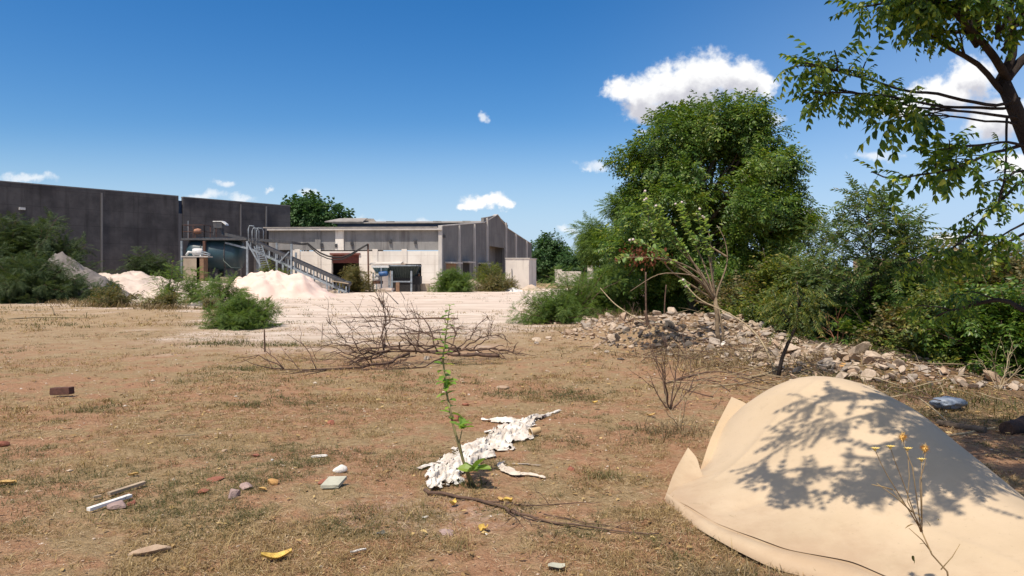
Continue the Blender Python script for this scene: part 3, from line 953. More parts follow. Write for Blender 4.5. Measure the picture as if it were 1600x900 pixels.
# ------------------------------------------------------------------ hoppers at the loading bay
ZH = 69.0


def frustum(mb, top, bot, z1, z0, ribs=0, mi=0, th=.06):
    """open hopper: top/bot = (x0, x1, y0, y1)"""
    def ring(r, z): return np.array([(r[0], r[2], z), (r[1], r[2], z), (r[1], r[3], z), (r[0], r[3], z)], float)
    T, B = ring(top, z1), ring(bot, z0)
    for i in range(4):
        j = (i + 1) % 4
        n = norm(np.cross(B[j] - B[i], T[i] - B[i]))
        mb.prism([B[i], B[j], T[j], T[i]], -n * th, mi)
        for k in range(ribs):
            s = (k + .5) / ribs
            a, b = B[i] + (B[j] - B[i]) * s + n * .05, T[i] + (T[j] - T[i]) * s + n * .05
            mb.bar(a, b, .09, .1, mi)
    return T, B


def build_hoppers():
    # large ribbed dark hopper
    a, b = P(611, 412, ZH), P(652, 413, ZH)
    t = thing("feed_hopper", "large dark green ribbed feed hopper on a steel frame at the loading bay", "hopper", ((a[0] + b[0]) / 2, ZH + 1, 0))
    z1, z0 = P(0, 415, ZH)[2], P(0, 434, ZH)[2]
    mb = MB(); frustum(mb, (a[0], b[0], ZH - .6, ZH + 2.4), (a[0] + .3, b[0] - .5, ZH + .1, ZH + 1.8), z1, z0, 9)
    mb.build("bin", M['darkteal'], t)
    mb = MB()
    for x0, x1, y in ((a[0] - .05, b[0] + .05, ZH - .66), (a[0] - .05, b[0] + .05, ZH + 2.46)): mb.bar((x0, y, z1), (x1, y, z1), .12)
    for x in (a[0] - .06, b[0] + .06): mb.bar((x, ZH - .72, z1), (x, ZH + 2.5, z1), .12)
    mb.build("rim", M['steel'], t)
    zf_ = P(0, 440, ZH)[2]
    for x in (P(614, 0, ZH)[0], P(644, 0, ZH)[0]):
        for y in (ZH - .55, ZH + 2.3):
            mb = MB(); mb.bar((x, y, -.1), (x, y, z1 - .5 if y < ZH else z0 + .2), .16); mb.build("leg", M['steel'], t)
    mb = MB(); mb.bar(P(614, 440, ZH - .64), P(644, 440, ZH - .64), .13); mb.bar(P(607, 449, ZH - .64), P(613.5, 449, ZH - .64), .14); mb.build("cross_beam", M['steel'], t)
    mb = MB(); mb.box((P(633, 0, ZH)[0], ZH + .9, .72), (2.75, 1.7, 1.5)); mb.build("feeder_box", M['rubber'], t)
    q = P(621.5, 451, ZH - .9); mb = MB(); mb.box((q[0], q[1], .42), (.32, .3, .95)); mb.build("brick_pier", M['brick'], t)
    # small pale hopper
    a, b = P(582, 416, ZH), P(611, 416, ZH)
    t = thing("feed_hopper", "small pale teal feed hopper with a blue motor on its frame", "hopper", ((a[0] + b[0]) / 2, ZH + 1, 0))
    z1 = P(0, 416, ZH)[2]; z0 = P(0, 430, ZH)[2]
    mb = MB(); frustum(mb, (a[0], b[0] - .15, ZH - .3, ZH + 1.6), (a[0] + .55, b[0] - .6, ZH + .1, ZH + 1.2), z1, z0, 2); mb.build("bin", M['teal'], t)
    mb = MB(); mb.bar((a[0] - .03, ZH - .37, z1 - .03), (b[0] - .12, ZH - .37, z1 - .03), .2, .22); mb.build("rim", M['whitepaint'], t)
    for px, y in ((583, ZH), (597, ZH - .4), (608, ZH), (584, ZH + 1.4), (608, ZH + 1.4)):
        x = P(px, 0, ZH)[0]
        mb = MB(); mb.bar((x, y, -.1), (x, y, z0 + (.9 if px == 597 else .25)), .12); mb.build("leg", M['steel'], t)
    q = P(599, 428, ZH - .8)
    mb = MB(); mb.lathe(q, [(.01, -.42), (.2, -.42), (.24, -.3), (.24, .3), (.18, .42), (.01, .42)], 12, ax=(1, 0, .1)); mb.build("motor", M['motorblue'], t)
    q = P(591, 429, ZH - .8); mb = MB(); mb.box(q, (.55, .4, .16)); mb.build("motor_cover", M['whitepaint'], t)
    q = P(589, 436, ZH); mb = MB(); mb.lathe(q + (0, .2, -.3), [(.01, 0), (.28, .05), (.28, .5), (.1, .7)], 12); mb.build("gearbox", M['whitepaint'], t)
    mb = MB(); mb.bar(P(582, 441, ZH - .1), P(598, 441, ZH - .1), .3); mb.build("base_beam", M['rust'], t)


build_hoppers()


def build_bay_bits():
    # planks and slabs lying by the bay
    for (x0, y0, x1, y1, Z, w, lab) in ((659, 447, 684, 441, 73, .3, "long pale plank leaning low against the white wall beside the bay"),
                                        (660, 450, 690, 444, 72, .25, "second pale plank lying in front of the leaning one by the bay"),
                                        (519, 439, 545, 443, 62, .35, "weathered board lying under the conveyor tail")):
        a, b = P(x0, y0, Z), P(x1, y1, Z)
        mb = MB(); mb.bar(a, b, w, .08)
        tag(mb.build("plank", M['wood'], loc=(a + b) / 2), lab, "plank")
    c = P(660, 448, 70); mb = MB(); mb.box((c[0] - .1, 70, .35), (1.5, .8, .8)); tag(mb.build("concrete_block", M['plinth'], loc=(c[0], 70, 0)), "brown stained loading block right of the large hopper", "block")
    rng = np.random.default_rng(5)
    for i, (px, lab) in enumerate(((601, "flat stone slab at the leg of the small hopper"), (606, "broken slab leaning by the hopper frame"), (516, "pile slab under the conveyor tail beside the belt"), (508, "grey slab standing under the conveyor tail"))):
        q = P(px, 451 if px > 550 else 441, 66 if px > 550 else 60)
        mb = MB(); mb.box((q[0], q[1], .18 + .1 * (i % 2)), (rng.uniform(.8, 1.2), .7, .22), rng.uniform(-.5, .5), ax=None)
        mb.build
        tag(mb.build("stone_slab", M['palesand'] if i % 2 else M['plinth'], loc=(q[0], q[1], 0)), lab, "slab")
    # leaning pole with two sagging hoses hung on the facade
    A = P(575, 381, 75.6); B = P(576, 440, 75.6)
    mb = MB(); mb.tube([(B[0], B[1], -.1), (A[0], A[1], A[2])], .09, 8)
    tag(mb.build("cable_pole", M['rust'], loc=(B[0], B[1], 0)), "thin dark pole holding the sagging hoses in front of the white wall", "pole")
    for k, (dy, lab) in enumerate(((0, "upper black hose sagging along the white shed front"), (4, "lower black hose sagging under the other one along the front"))):
        pts = [(463, 380), (472, 381), (481, 380), (490, 388), (500, 395), (512, 400), (522, 402), (535, 402), (548, 397), (560, 390), (575, 381.5)]
        W = np.array([P(x, y + dy * math.sin(PI * i / 10), 75.5 - .1 * k) for i, (x, y) in enumerate(pts)])
        mb = MB(); mb.tube(W, .085 if k == 0 else .06, 6)
        tag(mb.build("hose", M['rubber'], loc=W[5]), lab, "hose")
    # rails / cables crossing the yard towards the hoppers
    for k, pts in enumerate((((581, 448), (586, 456), (590, 463), (594, 472), (597, 480)), ((594, 449), (601, 456), (609, 462), (616, 470), (622, 476)), ((625, 456), (629, 462), (632, 468)))):
        E = np.array([G(x, y) for x, y in pts]); u = np.linspace(0, len(E) - 1, 50)
        W = np.stack([np.interp(u, np.arange(len(E)), E[:, i]) for i in range(3)], 1)
        for _ in range(6): W[1:-1] = (W[:-2] + 2 * W[1:-1] + W[2:]) / 4
        W[:, 2] = gh(W[:, 0], W[:, 1]) + .05
        mb = MB(); mb.tube(W, .02, 5)
        tag(mb.build("cable", M['rubber'], loc=W[25]), ("longest dark cable trailing over the pale yard from the small hopper", "second dark cable crossing the yard right of the longest one", "short dark cable lying in front of the large hopper")[k], "cable")


build_bay_bits()


# ------------------------------------------------------------------ worker in the doorway
def skin_body(name, joints, edges, mat, parent, loc, sub=2):
    """joints: list of ((x,y,z), (rx,ry)); one continuous skinned surface rooted at joint 0"""
    me = bpy.data.meshes.new(name)
    me.from_pydata([tuple(np.array(j[0]) ) for j in joints], edges, [])
    me.materials.append(mat)
    o = bpy.data.objects.new(name, me); COL.objects.link(o)
    o.parent = parent
    if parent is None: o.location = loc
    sk = o.modifiers.new("skin", 'SKIN')
    for i, j in enumerate(joints):
        d = me.skin_vertices[0].data[i]; d.radius = j[1]; d.use_root = (i == 0)
    sk.use_smooth_shade = True
    ss = o.modifiers.new("sub", 'SUBSURF'); ss.levels = sub; ss.render_levels = sub
    return o


def build_worker():
    q = P(655, 430, 75.6)
    x, y = q[0], q[1]
    skin = plain("brown_skin", (.17, .085, .05), (.14, .07, .042), 8, .55, .05)
    shirt = plain("cream_shirt", (.80, .75, .66), (.70, .65, .57), 6, .85, .2)
    trous = plain("dark_trousers", (.03, .035, .05), (.04, .045, .06), 6, .85, .2)
    hair = plain("black_cap", (.012, .011, .012), (.02, .02, .022), 8, .7, .1)
    t = thing("person", "worker in a cream shirt and dark cap standing in the shed doorway", "person", (x, y, 0))
    J = [((0, 0, .92), (.13, .10)), ((0, 0, 1.12), (.14, .10)), ((0, 0, 1.34), (.16, .10)), ((0, -.01, 1.45), (.07, .06)), ((0, -.02, 1.52), (.055, .055)), ((0, -.03, 1.60), (.085, .095)), ((0, -.03, 1.70), (.075, .085)),
         ((-.19, 0, 1.38), (.06, .06)), ((-.26, -.02, 1.12), (.045, .045)), ((-.20, -.22, .98), (.035, .035)), ((-.17, -.29, .96), (.03, .045)),
         ((.19, 0, 1.38), (.06, .06)), ((.25, .02, 1.12), (.045, .045)), ((.25, -.05, .86), (.035, .035)), ((.25, -.06, .76), (.03, .045)),
         ((-.10, 0, .86), (.09, .09)), ((-.11, -.02, .50), (.06, .065)), ((-.11, .01, .10), (.04, .045)), ((-.12, -.14, .04), (.04, .03)),
         ((.10, 0, .86), (.09, .09)), ((.12, -.01, .50), (.06, .065)), ((.12, .02, .10), (.04, .045)), ((.14, -.13, .04), (.04, .03))]
    E = [(0, 1), (1, 2), (2, 3), (3, 4), (4, 5), (5, 6), (2, 7), (7, 8), (8, 9), (9, 10), (2, 11), (11, 12), (12, 13), (13, 14), (0, 15), (15, 16), (16, 17), (17, 18), (0, 19), (19, 20), (20, 21), (21, 22)]
    skin_body("body", J, E, skin, t, None)
    def grow(j, k): return (j[0], (j[1][0] + k, j[1][1] + k))
    idx = [0, 1, 2, 3, 7, 8, 11, 12]; m = {a: i for i, a in enumerate(idx)}
    skin_body("shirt", [grow(J[i], .025) for i in idx], [(m[a], m[b]) for a, b in E if a in m and b in m], shirt, t, None)
    idx = [0, 15, 16, 17, 19, 20, 21]; m = {a: i for i, a in enumerate(idx)}
    skin_body("trousers", [grow(J[i], .02) for i in idx], [(m[a], m[b]) for a, b in E if a in m and b in m], trous, t, None)
    mb = MB(); mb.lathe((x, y - .02, 1.60), [(.115, .04), (.12, .09), (.10, .15), (.05, .19), (.005, .2)], 14)
    mb.prism([(x - .08, y - .12, 1.65), (x + .08, y - .12, 1.65), (x + .05, y - .22, 1.64), (x - .05, y - .22, 1.64)], (0, 0, .015))
    mb.build("cap", hair, t)


build_worker()

# ------------------------------------------------------------------ foliage
def leaflet(L, W, curve=0.0, fold=0.12, rich=True):
    """one blade along +X in the XY plane"""
    if rich:
        v = [(0, 0, 0), (.3 * L, .5 * W + curve * .25 * L, fold * W), (.3 * L, -.5 * W + curve * .25 * L, fold * W),
             (.68 * L, .36 * W + curve * .12 * L, -.02 * L), (.68 * L, -.36 * W + curve * .12 * L, -.02 * L), (L, -curve * .35 * L, -.12 * L)]
        return np.array(v), [(0, 2, 1), (1, 2, 4, 3), (3, 4, 5)]
    v = [(0, 0, 0), (.45 * L, -.5 * W, 0), (L, -curve * .3 * L, -.1 * L), (.45 * L, .5 * W, 0)]
    return np.array(v), [(0, 1, 2, 3)]


def compound(n, L, l, w, rich=True, droop=.25, ang=62, seed=0, stalk=True, term=True, curve=.3, pitch=-.35):
    """pinnate leaf: n pairs of blades on a drooping midrib of length L (along +X)"""
    rng = np.random.default_rng(seed)
    V, Fq, Ft, k = [], [], [], 0
    def z(x): return -droop * (x / L) ** 2 * L
    def addb(x, yaw, ll, cv, roll):
        nonlocal k
        v, f = leaflet(ll, w * ll / l, cv, rich=rich)
        c, s = math.cos(roll), math.sin(roll)
        v = np.stack([v[:, 0], v[:, 1] * c - v[:, 2] * s, v[:, 1] * s + v[:, 2] * c], 1)
        p_ = pitch + rng.uniform(-.25, .2)
        c, s = math.cos(p_), math.sin(p_)
        v = np.stack([v[:, 0] * c - v[:, 2] * s, v[:, 1], v[:, 0] * s + v[:, 2] * c], 1)
        c, s = math.cos(yaw), math.sin(yaw)
        v = np.stack([v[:, 0] * c - v[:, 1] * s, v[:, 0] * s + v[:, 1] * c, v[:, 2]], 1) + (x, 0, z(x))
        V.append(v)
        for q in f: (Fq if len(q) == 4 else Ft).append(tuple(a + k for a in q))
        k += len(v)
    for i in range(n):
        x = L * (.18 + .78 * i / max(1, n - 1))
        g = math.radians(ang - 22 * i / n)
        s = 1 - .25 * abs(i / max(1, n - 1) - .45)
        for sg in (1, -1): addb(x + rng.uniform(-.01, .01) * L, sg * (g + rng.uniform(-.2, .2)), l * s * rng.uniform(.85, 1.1), -sg * curve, rng.uniform(-.4, .4))
    if term: addb(L, rng.uniform(-.3, .3), l * .8, 0.1, 0)
    if stalk:
        t = np.array([0, .5, 1.0]) * L
        v = np.array([(x, sy * .004 * (L / .25), z(x)) for x in t for sy in (-1, 1)])
        V.append(v)
        for i in range(2): Fq.append((k + 2 * i, k + 2 * i + 1, k + 2 * i + 3, k + 2 * i + 2))
        k += 6
    return np.concatenate(V), np.array(Fq, int).reshape(-1, 4), np.array(Ft, int).reshape(-1, 3)


def simple_leaf(L, W, droop=.2):
    """broad oval blade, 3 segments"""
    xs = np.array([0, .25, .6, .88, 1.0]); ws = np.array([.12, .85, 1.0, .55, .05]) * W / 2
    V = []
    for x, q in zip(xs, ws):
        zz = -droop * x * x * L
        V += [(x * L, q, zz + q * .35), (x * L, 0, zz), (x * L, -q, zz + q * .35)]
    f = []
    for i in range(4):
        f += [(3 * i, 3 * i + 1, 3 * i + 4, 3 * i + 3), (3 * i + 1, 3 * i + 2, 3 * i + 5, 3 * i + 4)]
    return np.array(V), np.array(f), np.zeros((0, 3), int)


def scatter(mb, tpl, pos, xdir, scale, roll=None, mi=0, rng=RNG, up=(0, 0, 1)):
    """copies of a template leaf, +X along xdir, Z as near `up` as possible"""
    V, fq, ft = tpl
    n = len(pos)
    if n == 0: return
    X = norm(xdir)
    up = np.broadcast_to(np.asarray(up, float), X.shape) + rng.normal(0, .25, X.shape)
    Y = norm(np.cross(up, X)); Z = np.cross(X, Y)
    sc = np.broadcast_to(np.asarray(scale, float), (n,))
    W = (V[None, :, 0, None] * X[:, None] + V[None, :, 1, None] * Y[:, None] + V[None, :, 2, None] * Z[:, None]) * sc[:, None, None] + np.asarray(pos)[:, None]
    off = (np.arange(n) * len(V))[:, None, None]
    base = mb.n
    mb.v.append(W.reshape(-1, 3)); mb.n += n * len(V)
    for q in (fq, ft):
        if len(q): mb.f.append(((q[None] + off).reshape(-1, q.shape[1]) + base, mi, False))


def sphere_dirs(n, rng):
    return norm(rng.normal(0, 1, (n, 3)))


def limb(rng, a, b, sag=.0, n=6, wob=.05):
    a, b = np.asarray(a, float), np.asarray(b, float)
    t = np.linspace(0, 1, n)[:, None]
    L = np.linalg.norm(b - a)
    p = a + (b - a) * t
    w = np.cumsum(rng.normal(0, wob * L / n, (n, 3)), 0); w = w - w[:1] - (w[-1:] - w[:1]) * t
    p = p + w; p[:, 2] += sag * L * 4 * (t * (1 - t))[:, 0]
    return p


LEAF = dict(
    neem=leafmat("neem_leaf", [(0, (.028, .070, .012)), (.4, (.050, .105, .017)), (.72, (.11, .19, .028)), (.92, (.22, .30, .042)), (1, (.34, .37, .06))], .5, .40, 2.0),
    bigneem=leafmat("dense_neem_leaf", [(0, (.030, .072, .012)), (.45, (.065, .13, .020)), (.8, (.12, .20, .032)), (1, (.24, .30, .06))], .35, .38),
    bluegreen=leafmat("young_neem_leaf", [(0, (.05, .095, .030)), (.5, (.088, .15, .045)), (.85, (.15, .21, .06)), (1, (.26, .22, .10))], .38, .42),
    mesquite=leafmat("mesquite_leaf", [(0, (.052, .105, .024)), (.5, (.10, .175, .038)), (1, (.20, .28, .07))], .42, .5),
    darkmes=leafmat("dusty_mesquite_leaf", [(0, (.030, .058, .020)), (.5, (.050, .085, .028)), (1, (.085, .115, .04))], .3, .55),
    freshneem=leafmat("fresh_neem_leaf", [(0, (.06, .11, .016)), (.5, (.11, .19, .028)), (.85, (.19, .27, .042)), (1, (.33, .33, .08))], .4, .38),
    olive=leafmat("olive_scrub_leaf", [(0, (.055, .070, .020)), (.45, (.11, .115, .035)), (.8, (.19, .165, .06)), (1, (.30, .20, .10))], .35, .5),
    scrub=leafmat("green_scrub_leaf", [(0, (.045, .080, .016)), (.5, (.095, .14, .026)), (.85, (.18, .21, .04)), (1, (.32, .27, .07))], .4, .45),
    calo=leafmat("milkweed_leaf", [(0, (.16, .27, .09)), (.6, (.25, .37, .13)), (1, (.36, .45, .17))], .4, .5),
    seed=leafmat("fresh_seedling_leaf", [(0, (.13, .25, .045)), (.6, (.20, .34, .06)), (1, (.30, .40, .08))], .4, .45),
    reddry=leafmat("dead_red_leaf", [(0, (.12, .040, .022)), (.6, (.19, .065, .035)), (1, (.26, .11, .055))], .25, .7),
    far=leafmat("distant_leaf", [(0, (.028, .075, .022)), (.6, (.05, .11, .032)), (1, (.08, .15, .042))], .3, .5),
)
BARK = plain("grey_brown_bark", (.16, .12, .09), (.09, .068, .05), 9, .95, .7, stretch=(1, 1, .3))
DARKBARK = plain("dark_neem_bark", (.026, .019, .018), (.045, .034, .029), 12, .95, .8, stretch=(1, 1, .35))  # bark colour darkened to give the near trunk its backlit look
TWIG = plain("dry_brown_twig", (.15, .092, .065), (.085, .055, .042), 12, .9, .4)
PALETWIG = plain("pale_dry_stem", (.40, .32, .20), (.28, .21, .13), 12, .9, .3)
GREENTWIG = plain("green_brown_stem", (.26, .24, .11), (.18, .14, .07), 12, .8, .3)


def crown(rng, lobes, nclump, per, rc, tpl, leafscale=1.0, shell=.55, droop=.35, flat=.75, light=0.0):
    """clumps spread through overlapping lobes; returns mesh builder + clump centres"""
    mb = MB(); cs = []
    vol = np.array([l[1][0] * l[1][1] * l[1][2] for l in lobes]) ** .67
    pick = rng.choice(len(lobes), nclump, p=vol / vol.sum())
    for li in pick:
        c, r = lobes[li]
        d = sphere_dirs(1, rng)[0]
        rad = rng.uniform(shell, 1.0) ** .6
        cc = np.asarray(c) + d * np.asarray(r) * rad
        cs.append(cc)
        n = int(per * rng.uniform(.6, 1.4)); mi_ = int(rng.uniform() < light)
        rr = rc * rng.uniform(.7, 1.3)
        q = sphere_dirs(n, rng)
        pos = cc + q * rr * (rng.uniform(0, 1, (n, 1)) ** .5) * np.array([1, 1, flat])
        dirs = q * .8 + d * .55 + rng.normal(0, .35, (n, 3)) + (0, 0, -droop)
        t = tpl[rng.integers(len(tpl))] if isinstance(tpl, list) else tpl
        scatter(mb, t, pos, dirs, leafscale * rng.uniform(.7, 1.25, n), rng=rng, mi=mi_, up=np.array([0, 0, 1.0]) + d * .6)
    return mb, np.array(cs)


def tree(name, label, cat, base, trunk_top, r0, lobes, nclump, per, rc, tpl, leaf, bark=BARK, nlimb=14, group=None, seed=0, leafscale=1.0, shell=.55, droop=.35, stems=1, spread=.2, flat=.75, light=0.0, leaf2=None):
    rng = np.random.default_rng(seed)
    t = thing(name, label, cat, base, group)
    mbc, cs = crown(rng, lobes, nclump, per, rc, tpl, leafscale, shell, droop, flat, light)
    mb = MB()
    base = np.asarray(base, float)
    tops = []
    for s in range(stems):
        o = rng.normal(0, spread, 3) * (1, 1, 0) if stems > 1 else np.zeros(3)
        top = np.asarray(trunk_top, float) + o * 2.5
        p = limb(rng, base + o * .3 - (0, 0, .1), top, n=8, wob=.15)
        mb.tube(p, np.linspace(r0, r0 * .5, 8) * (1 if stems == 1 else .7), 8); tops.append(p)
    for k in rng.choice(len(cs), min(nlimb, len(cs)), replace=False):
        p0 = tops[rng.integers(stems)]
        a = p0[rng.integers(3, 8)]
        mb.tube(limb(rng, a, cs[k], sag=.06, n=7, wob=.2), np.linspace(r0 * .42, r0 * .07, 7), 5)
    mb.build("trunk" if stems == 1 else "stem", bark, t)
    mbc.build("crown" if stems == 1 else "foliage", [leaf, leaf2 or leaf], t)
    return t


T_BIG = [compound(4, .46, .17, .072, rich=False, seed=s, stalk=False) for s in range(3)]
T_NEAR = [compound(5, .24, .076, .033, rich=True, seed=10 + s, droop=.4, pitch=-.75, curve=.2) for s in range(4)]
T_YOUNG = [compound(6, .30, .095, .030, rich=False, seed=20 + s, droop=.3) for s in range(3)]
T_MES = [compound(6, .27, .095, .022, rich=False, seed=30 + s, stalk=True, ang=70, curve=.05, droop=.3) for s in range(2)]
T_SCRUB = [compound(3, .22, .11, .056, rich=False, seed=40 + s, stalk=False) for s in range(3)]
T_FAR = [compound(3, .9, .5, .26, rich=False, seed=50 + s, stalk=False) for s in range(2)]
T_OVAL = simple_leaf(.13, .085)

# --- big neem in the middle
def big_neem():
    Z = 29.5
    def lb(px, py, rx, rz, dy=0, ry=None):
        c = P(px, py, Z + dy); k = Z / F
        return (c, (rx * k, (ry or rx) * k, rz * k))
    lobes = [lb(1090, 215, 62, 55), lb(1140, 200, 50, 45, .6), lb(1040, 235, 45, 48, -1), lb(1120, 290, 115, 85), lb(1020, 265, 42, 45), lb(1180, 240, 50, 45, .2), lb(1195, 285, 55, 55, .5), lb(1222, 330, 36, 42, .2),
             lb(1080, 345, 120, 80, -1.3), lb(1190, 355, 70, 70), lb(1000, 400, 70, 70, -.5), lb(1205, 400, 50, 45, .8), lb(1110, 430, 100, 48, 1.6), lb(1130, 185, 32, 28, .2), lb(1060, 215, 40, 36), lb(1008, 262, 38, 34, -.3), lb(1165, 205, 34, 30), lb(1095, 195, 38, 30), lb(1232, 352, 22, 26, .3)]
    b = np.array([P(1085, 0, Z)[0], Z, gz(P(1085, 0, Z)[0], Z)])
    tree("neem_tree", "big dense round crowned green neem tree standing behind the rubble bank", "tree", b, P(1090, 300, Z), .24, lobes, 285, 74, .54, T_BIG, LEAF['bigneem'], nlimb=30, seed=4, leafscale=.95, shell=.42, flat=.62, light=.3, leaf2=LEAF['freshneem'])


big_neem()

# --- feathery tree hugging its left side
def left_acacia():
    Z = 33
    def lb(px, py, rx, rz, dy=0):
        c = P(px, py, Z + dy); k = Z / F
        return (c, (rx * k, rx * k, rz * k))
    lobes = [lb(965, 370, 48, 50), lb(945, 410, 42, 45, -.5), lb(985, 420, 45, 50, -1), lb(960, 460, 45, 30, -1), lb(925, 380, 22, 26), lb(992, 335, 30, 30)]
    b = P(965, 0, Z); b = np.array([b[0], Z, gz(b[0], Z)])
    tree("acacia_tree", "lower feathery green tree leaning against the left side of the big neem", "tree", b, P(963, 410, Z), .12, lobes, 95, 80, .5, T_MES, LEAF['mesquite'], nlimb=16, seed=6, leafscale=1.35, stems=3)


left_acacia()

# --- far trees
def far_tree(px, ytop, ybot, w, Z, seed, label, trunk_y=440):
    rng = np.random.default_rng(seed)
    k = Z / F; h = (ybot - ytop) * k
    c0 = P(px, (ytop + ybot) / 2, Z)
    lobes = []
    for i in range(7):
        a = rng.uniform(-1, 1); b = rng.uniform(-.8, .9)
        s = rng.uniform(.35, .55) * (1 - .3 * max(b, 0))
        lobes.append((c0 + np.array([a * w * k * .32 * (1 - .5 * max(b, 0)), rng.uniform(-1, 1), b * h * .3]), (w * k * s * .62, w * k * s * .6, h * s * .55)))
    base = P(px, 0, Z); base = np.array([base[0], Z, 0])
    tree("broadleaf_tree", label, "tree", base, c0 - (0, 0, h * .1), .3, lobes, 95, 44, w * k * .12, T_FAR, LEAF['far'], nlimb=8, seed=seed, leafscale=1.1 * w * k / 9)


far_tree(478, 312, 372, 100, 112, 21, "round dark green tree rising behind the dark warehouse roof")
far_tree(862, 366, 440, 72, 140, 22, "far dark green tree just beyond the end of the grey gable")
far_tree(822, 388, 440, 40, 150, 23, "small distant tree top between the gable end and the far dark tree")
far_tree(905, 392, 445, 50, 130, 24, "low distant bushy tree behind the ruined wall")


# --- mesquite type bushes: arching fronds from a common base
def frond_bush(name, label, cat, base, h, w, nb, leaf, seed, tpl=None, leafscale=1.0, per=16, lean=(0, 0), twig=TWIG, group=None, droop=.35, r0=.02, dens=1.0, low=.15):
    rng = np.random.default_rng(seed)
    base = np.asarray(base, float)
    t = thing(name, label, cat, base, group)
    mb, ml = MB(), MB()
    tpl = tpl or T_MES
    for i in range(nb):
        a = rng.uniform(0, 2 * PI); el = rng.uniform(low, 1.45)
        L = (math.cos(el) * w * .55 + math.sin(el) * h) * rng.uniform(.6, 1.02)
        d = np.array([math.cos(a) * math.cos(el), math.sin(a) * math.cos(el), math.sin(el)]) + np.array([*lean, 0])
        n = 9; s = np.linspace(0, 1, n)[:, None]
        p = base + d * L * s + np.array([0, 0, -1.0]) * droop * L * math.cos(el) * s ** 2 + np.cumsum(rng.normal(0, .02 * L, (n, 3)), 0) * s
        p[:, 2] = np.maximum(p[:, 2], base[2] + .03)
        mb.tube(p, np.linspace(r0, r0 * .2, n) * (.6 + .4 * L / max(h, w)), 4)
        m = int(per * dens * (1 + L))
        u = rng.uniform(.22, 1.0, m) * (n - 1)
        k = np.minimum(u.astype(int), n - 2); fr = (u - k)[:, None]
        q = p[k] * (1 - fr) + p[k + 1] * fr
        tan = norm(p[k + 1] - p[k])
        side = norm(np.cross(tan, rng.normal(0, 1, (m, 3))))
        off = side * rng.uniform(0, .10 * min(h, w), (m, 1))
        scatter(ml, tpl[rng.integers(len(tpl))], q + off, side * .9 + tan * .7 + (0, 0, -.15), leafscale * rng.uniform(.65, 1.2, m), rng=rng)
    mb.build("stem", twig, t); ml.build("foliage", leaf, t)
    return t


def gbase(px, py): return G(px, py, -.02)


def zbase(px, Z): x = (px - CX) / F * Z; return np.array([x, Z, gz(x, Z) - .02])


frond_bush("mesquite_bush", "huge dark dusty bush filling the left edge in front of the warehouse", "bush", zbase(25, 52), 5.6, 9.0, 150, LEAF['darkmes'], 31, leafscale=2.2, per=24, r0=.05)
frond_bush("mesquite_bush", "smaller dark bush on the near side of the grey gravel heap", "bush", zbase(50, 42), 2.3, 5.6, 70, LEAF['darkmes'], 32, leafscale=1.7, per=22, r0=.03)
frond_bush("mesquite_bush", "dark bush at the low doorway of the warehouse", "bush", zbase(236, 62), 3.6, 3.6, 55, LEAF['darkmes'], 33, leafscale=1.9, per=20)
frond_bush("mesquite_sapling", "sparse bright mesquite sapling in front of the pale spoil heap", "sapling", zbase(262, 41), 2.5, 2.5, 17, LEAF['mesquite'], 34, leafscale=1.25, per=16, r0=.03)
frond_bush("mesquite_sapling", "second thin mesquite sapling right of the sparse bright one", "sapling", zbase(300, 43), 2.2, 2.4, 15, LEAF['mesquite'], 35, leafscale=1.25, per=16, r0=.03)
frond_bush("mesquite_bush", "low spreading mesquite between the saplings and the round bush", "bush", zbase(346, 38), 1.0, 4.2, 40, LEAF['mesquite'], 36, leafscale=1.1, per=15, low=.08)
frond_bush("mesquite_bush", "low spreading mesquite in front of the grey gravel heap", "bush", zbase(165, 42), 1.1, 3.0, 30, LEAF['darkmes'], 37, leafscale=1.2, per=15)
frond_bush("mesquite_bush", "compact dark green mesquite mound standing on the open field", "bush", zbase(380, 21.8), .74, 2.1, 110, LEAF['mesquite'], 38, leafscale=.62, per=34, low=.1, droop=.2)
frond_bush("mesquite_bush", "round green mesquite at the corner of the white front and grey gable", "bush", zbase(708, 67.5), 2.0, 3.3, 90, LEAF['mesquite'], 39, leafscale=1.4, per=22, droop=.2)
frond_bush("mesquite_bush", "olive bush between the conveyor tail and the small hopper", "bush", zbase(557, 67), 2.4, 2.7, 60, LEAF['olive'], 40, leafscale=1.4, per=18, droop=.25)
frond_bush("mesquite_bush", "yellowish leggy bush in front of the tall gable recess", "bush", zbase(765, 76), 3.0, 2.8, 50, LEAF['scrub'], 41, leafscale=1.5, per=16)
frond_bush("dry_scrub", "dry twiggy scrub at the foot of the grey gable", "bush", zbase(768, 70), 1.9, 4.2, 70, LEAF['olive'], 42, leafscale=1.2, per=9, tpl=T_SCRUB)
frond_bush("dry_scrub", "straw coloured scrub at the base of the white block", "bush", zbase(798, 71), 1.3, 2.2, 45, LEAF['olive'], 43, leafscale=1.0, per=7, tpl=T_SCRUB, twig=PALETWIG)
frond_bush("mesquite_bush", "small green bush behind the pink sand heap under the conveyor", "bush", zbase(430, 58), 2.9, 2.2, 40, LEAF['scrub'], 44, leafscale=1.4, per=16)
frond_bush("mesquite_sapling", "upright thin mesquite sapling in front of the ruined wall", "sapling", zbase(897, 26), 2.35, 1.9, 40, LEAF['mesquite'], 45, leafscale=.85, per=20, r0=.025)
frond_bush("mesquite_bush", "low feathery mesquite sweeping over the field edge left of the rubble bank", "bush", zbase(868, 23.8), .95, 2.4, 60, LEAF['mesquite'], 46, leafscale=.8, per=20, lean=(-.2, 0), low=.1)
frond_bush("mesquite_bush", "green undergrowth bush under the left side of the big neem", "bush", zbase(955, 29.5), 1.9, 3.2, 70, LEAF['mesquite'], 47, leafscale=1.1, per=18)

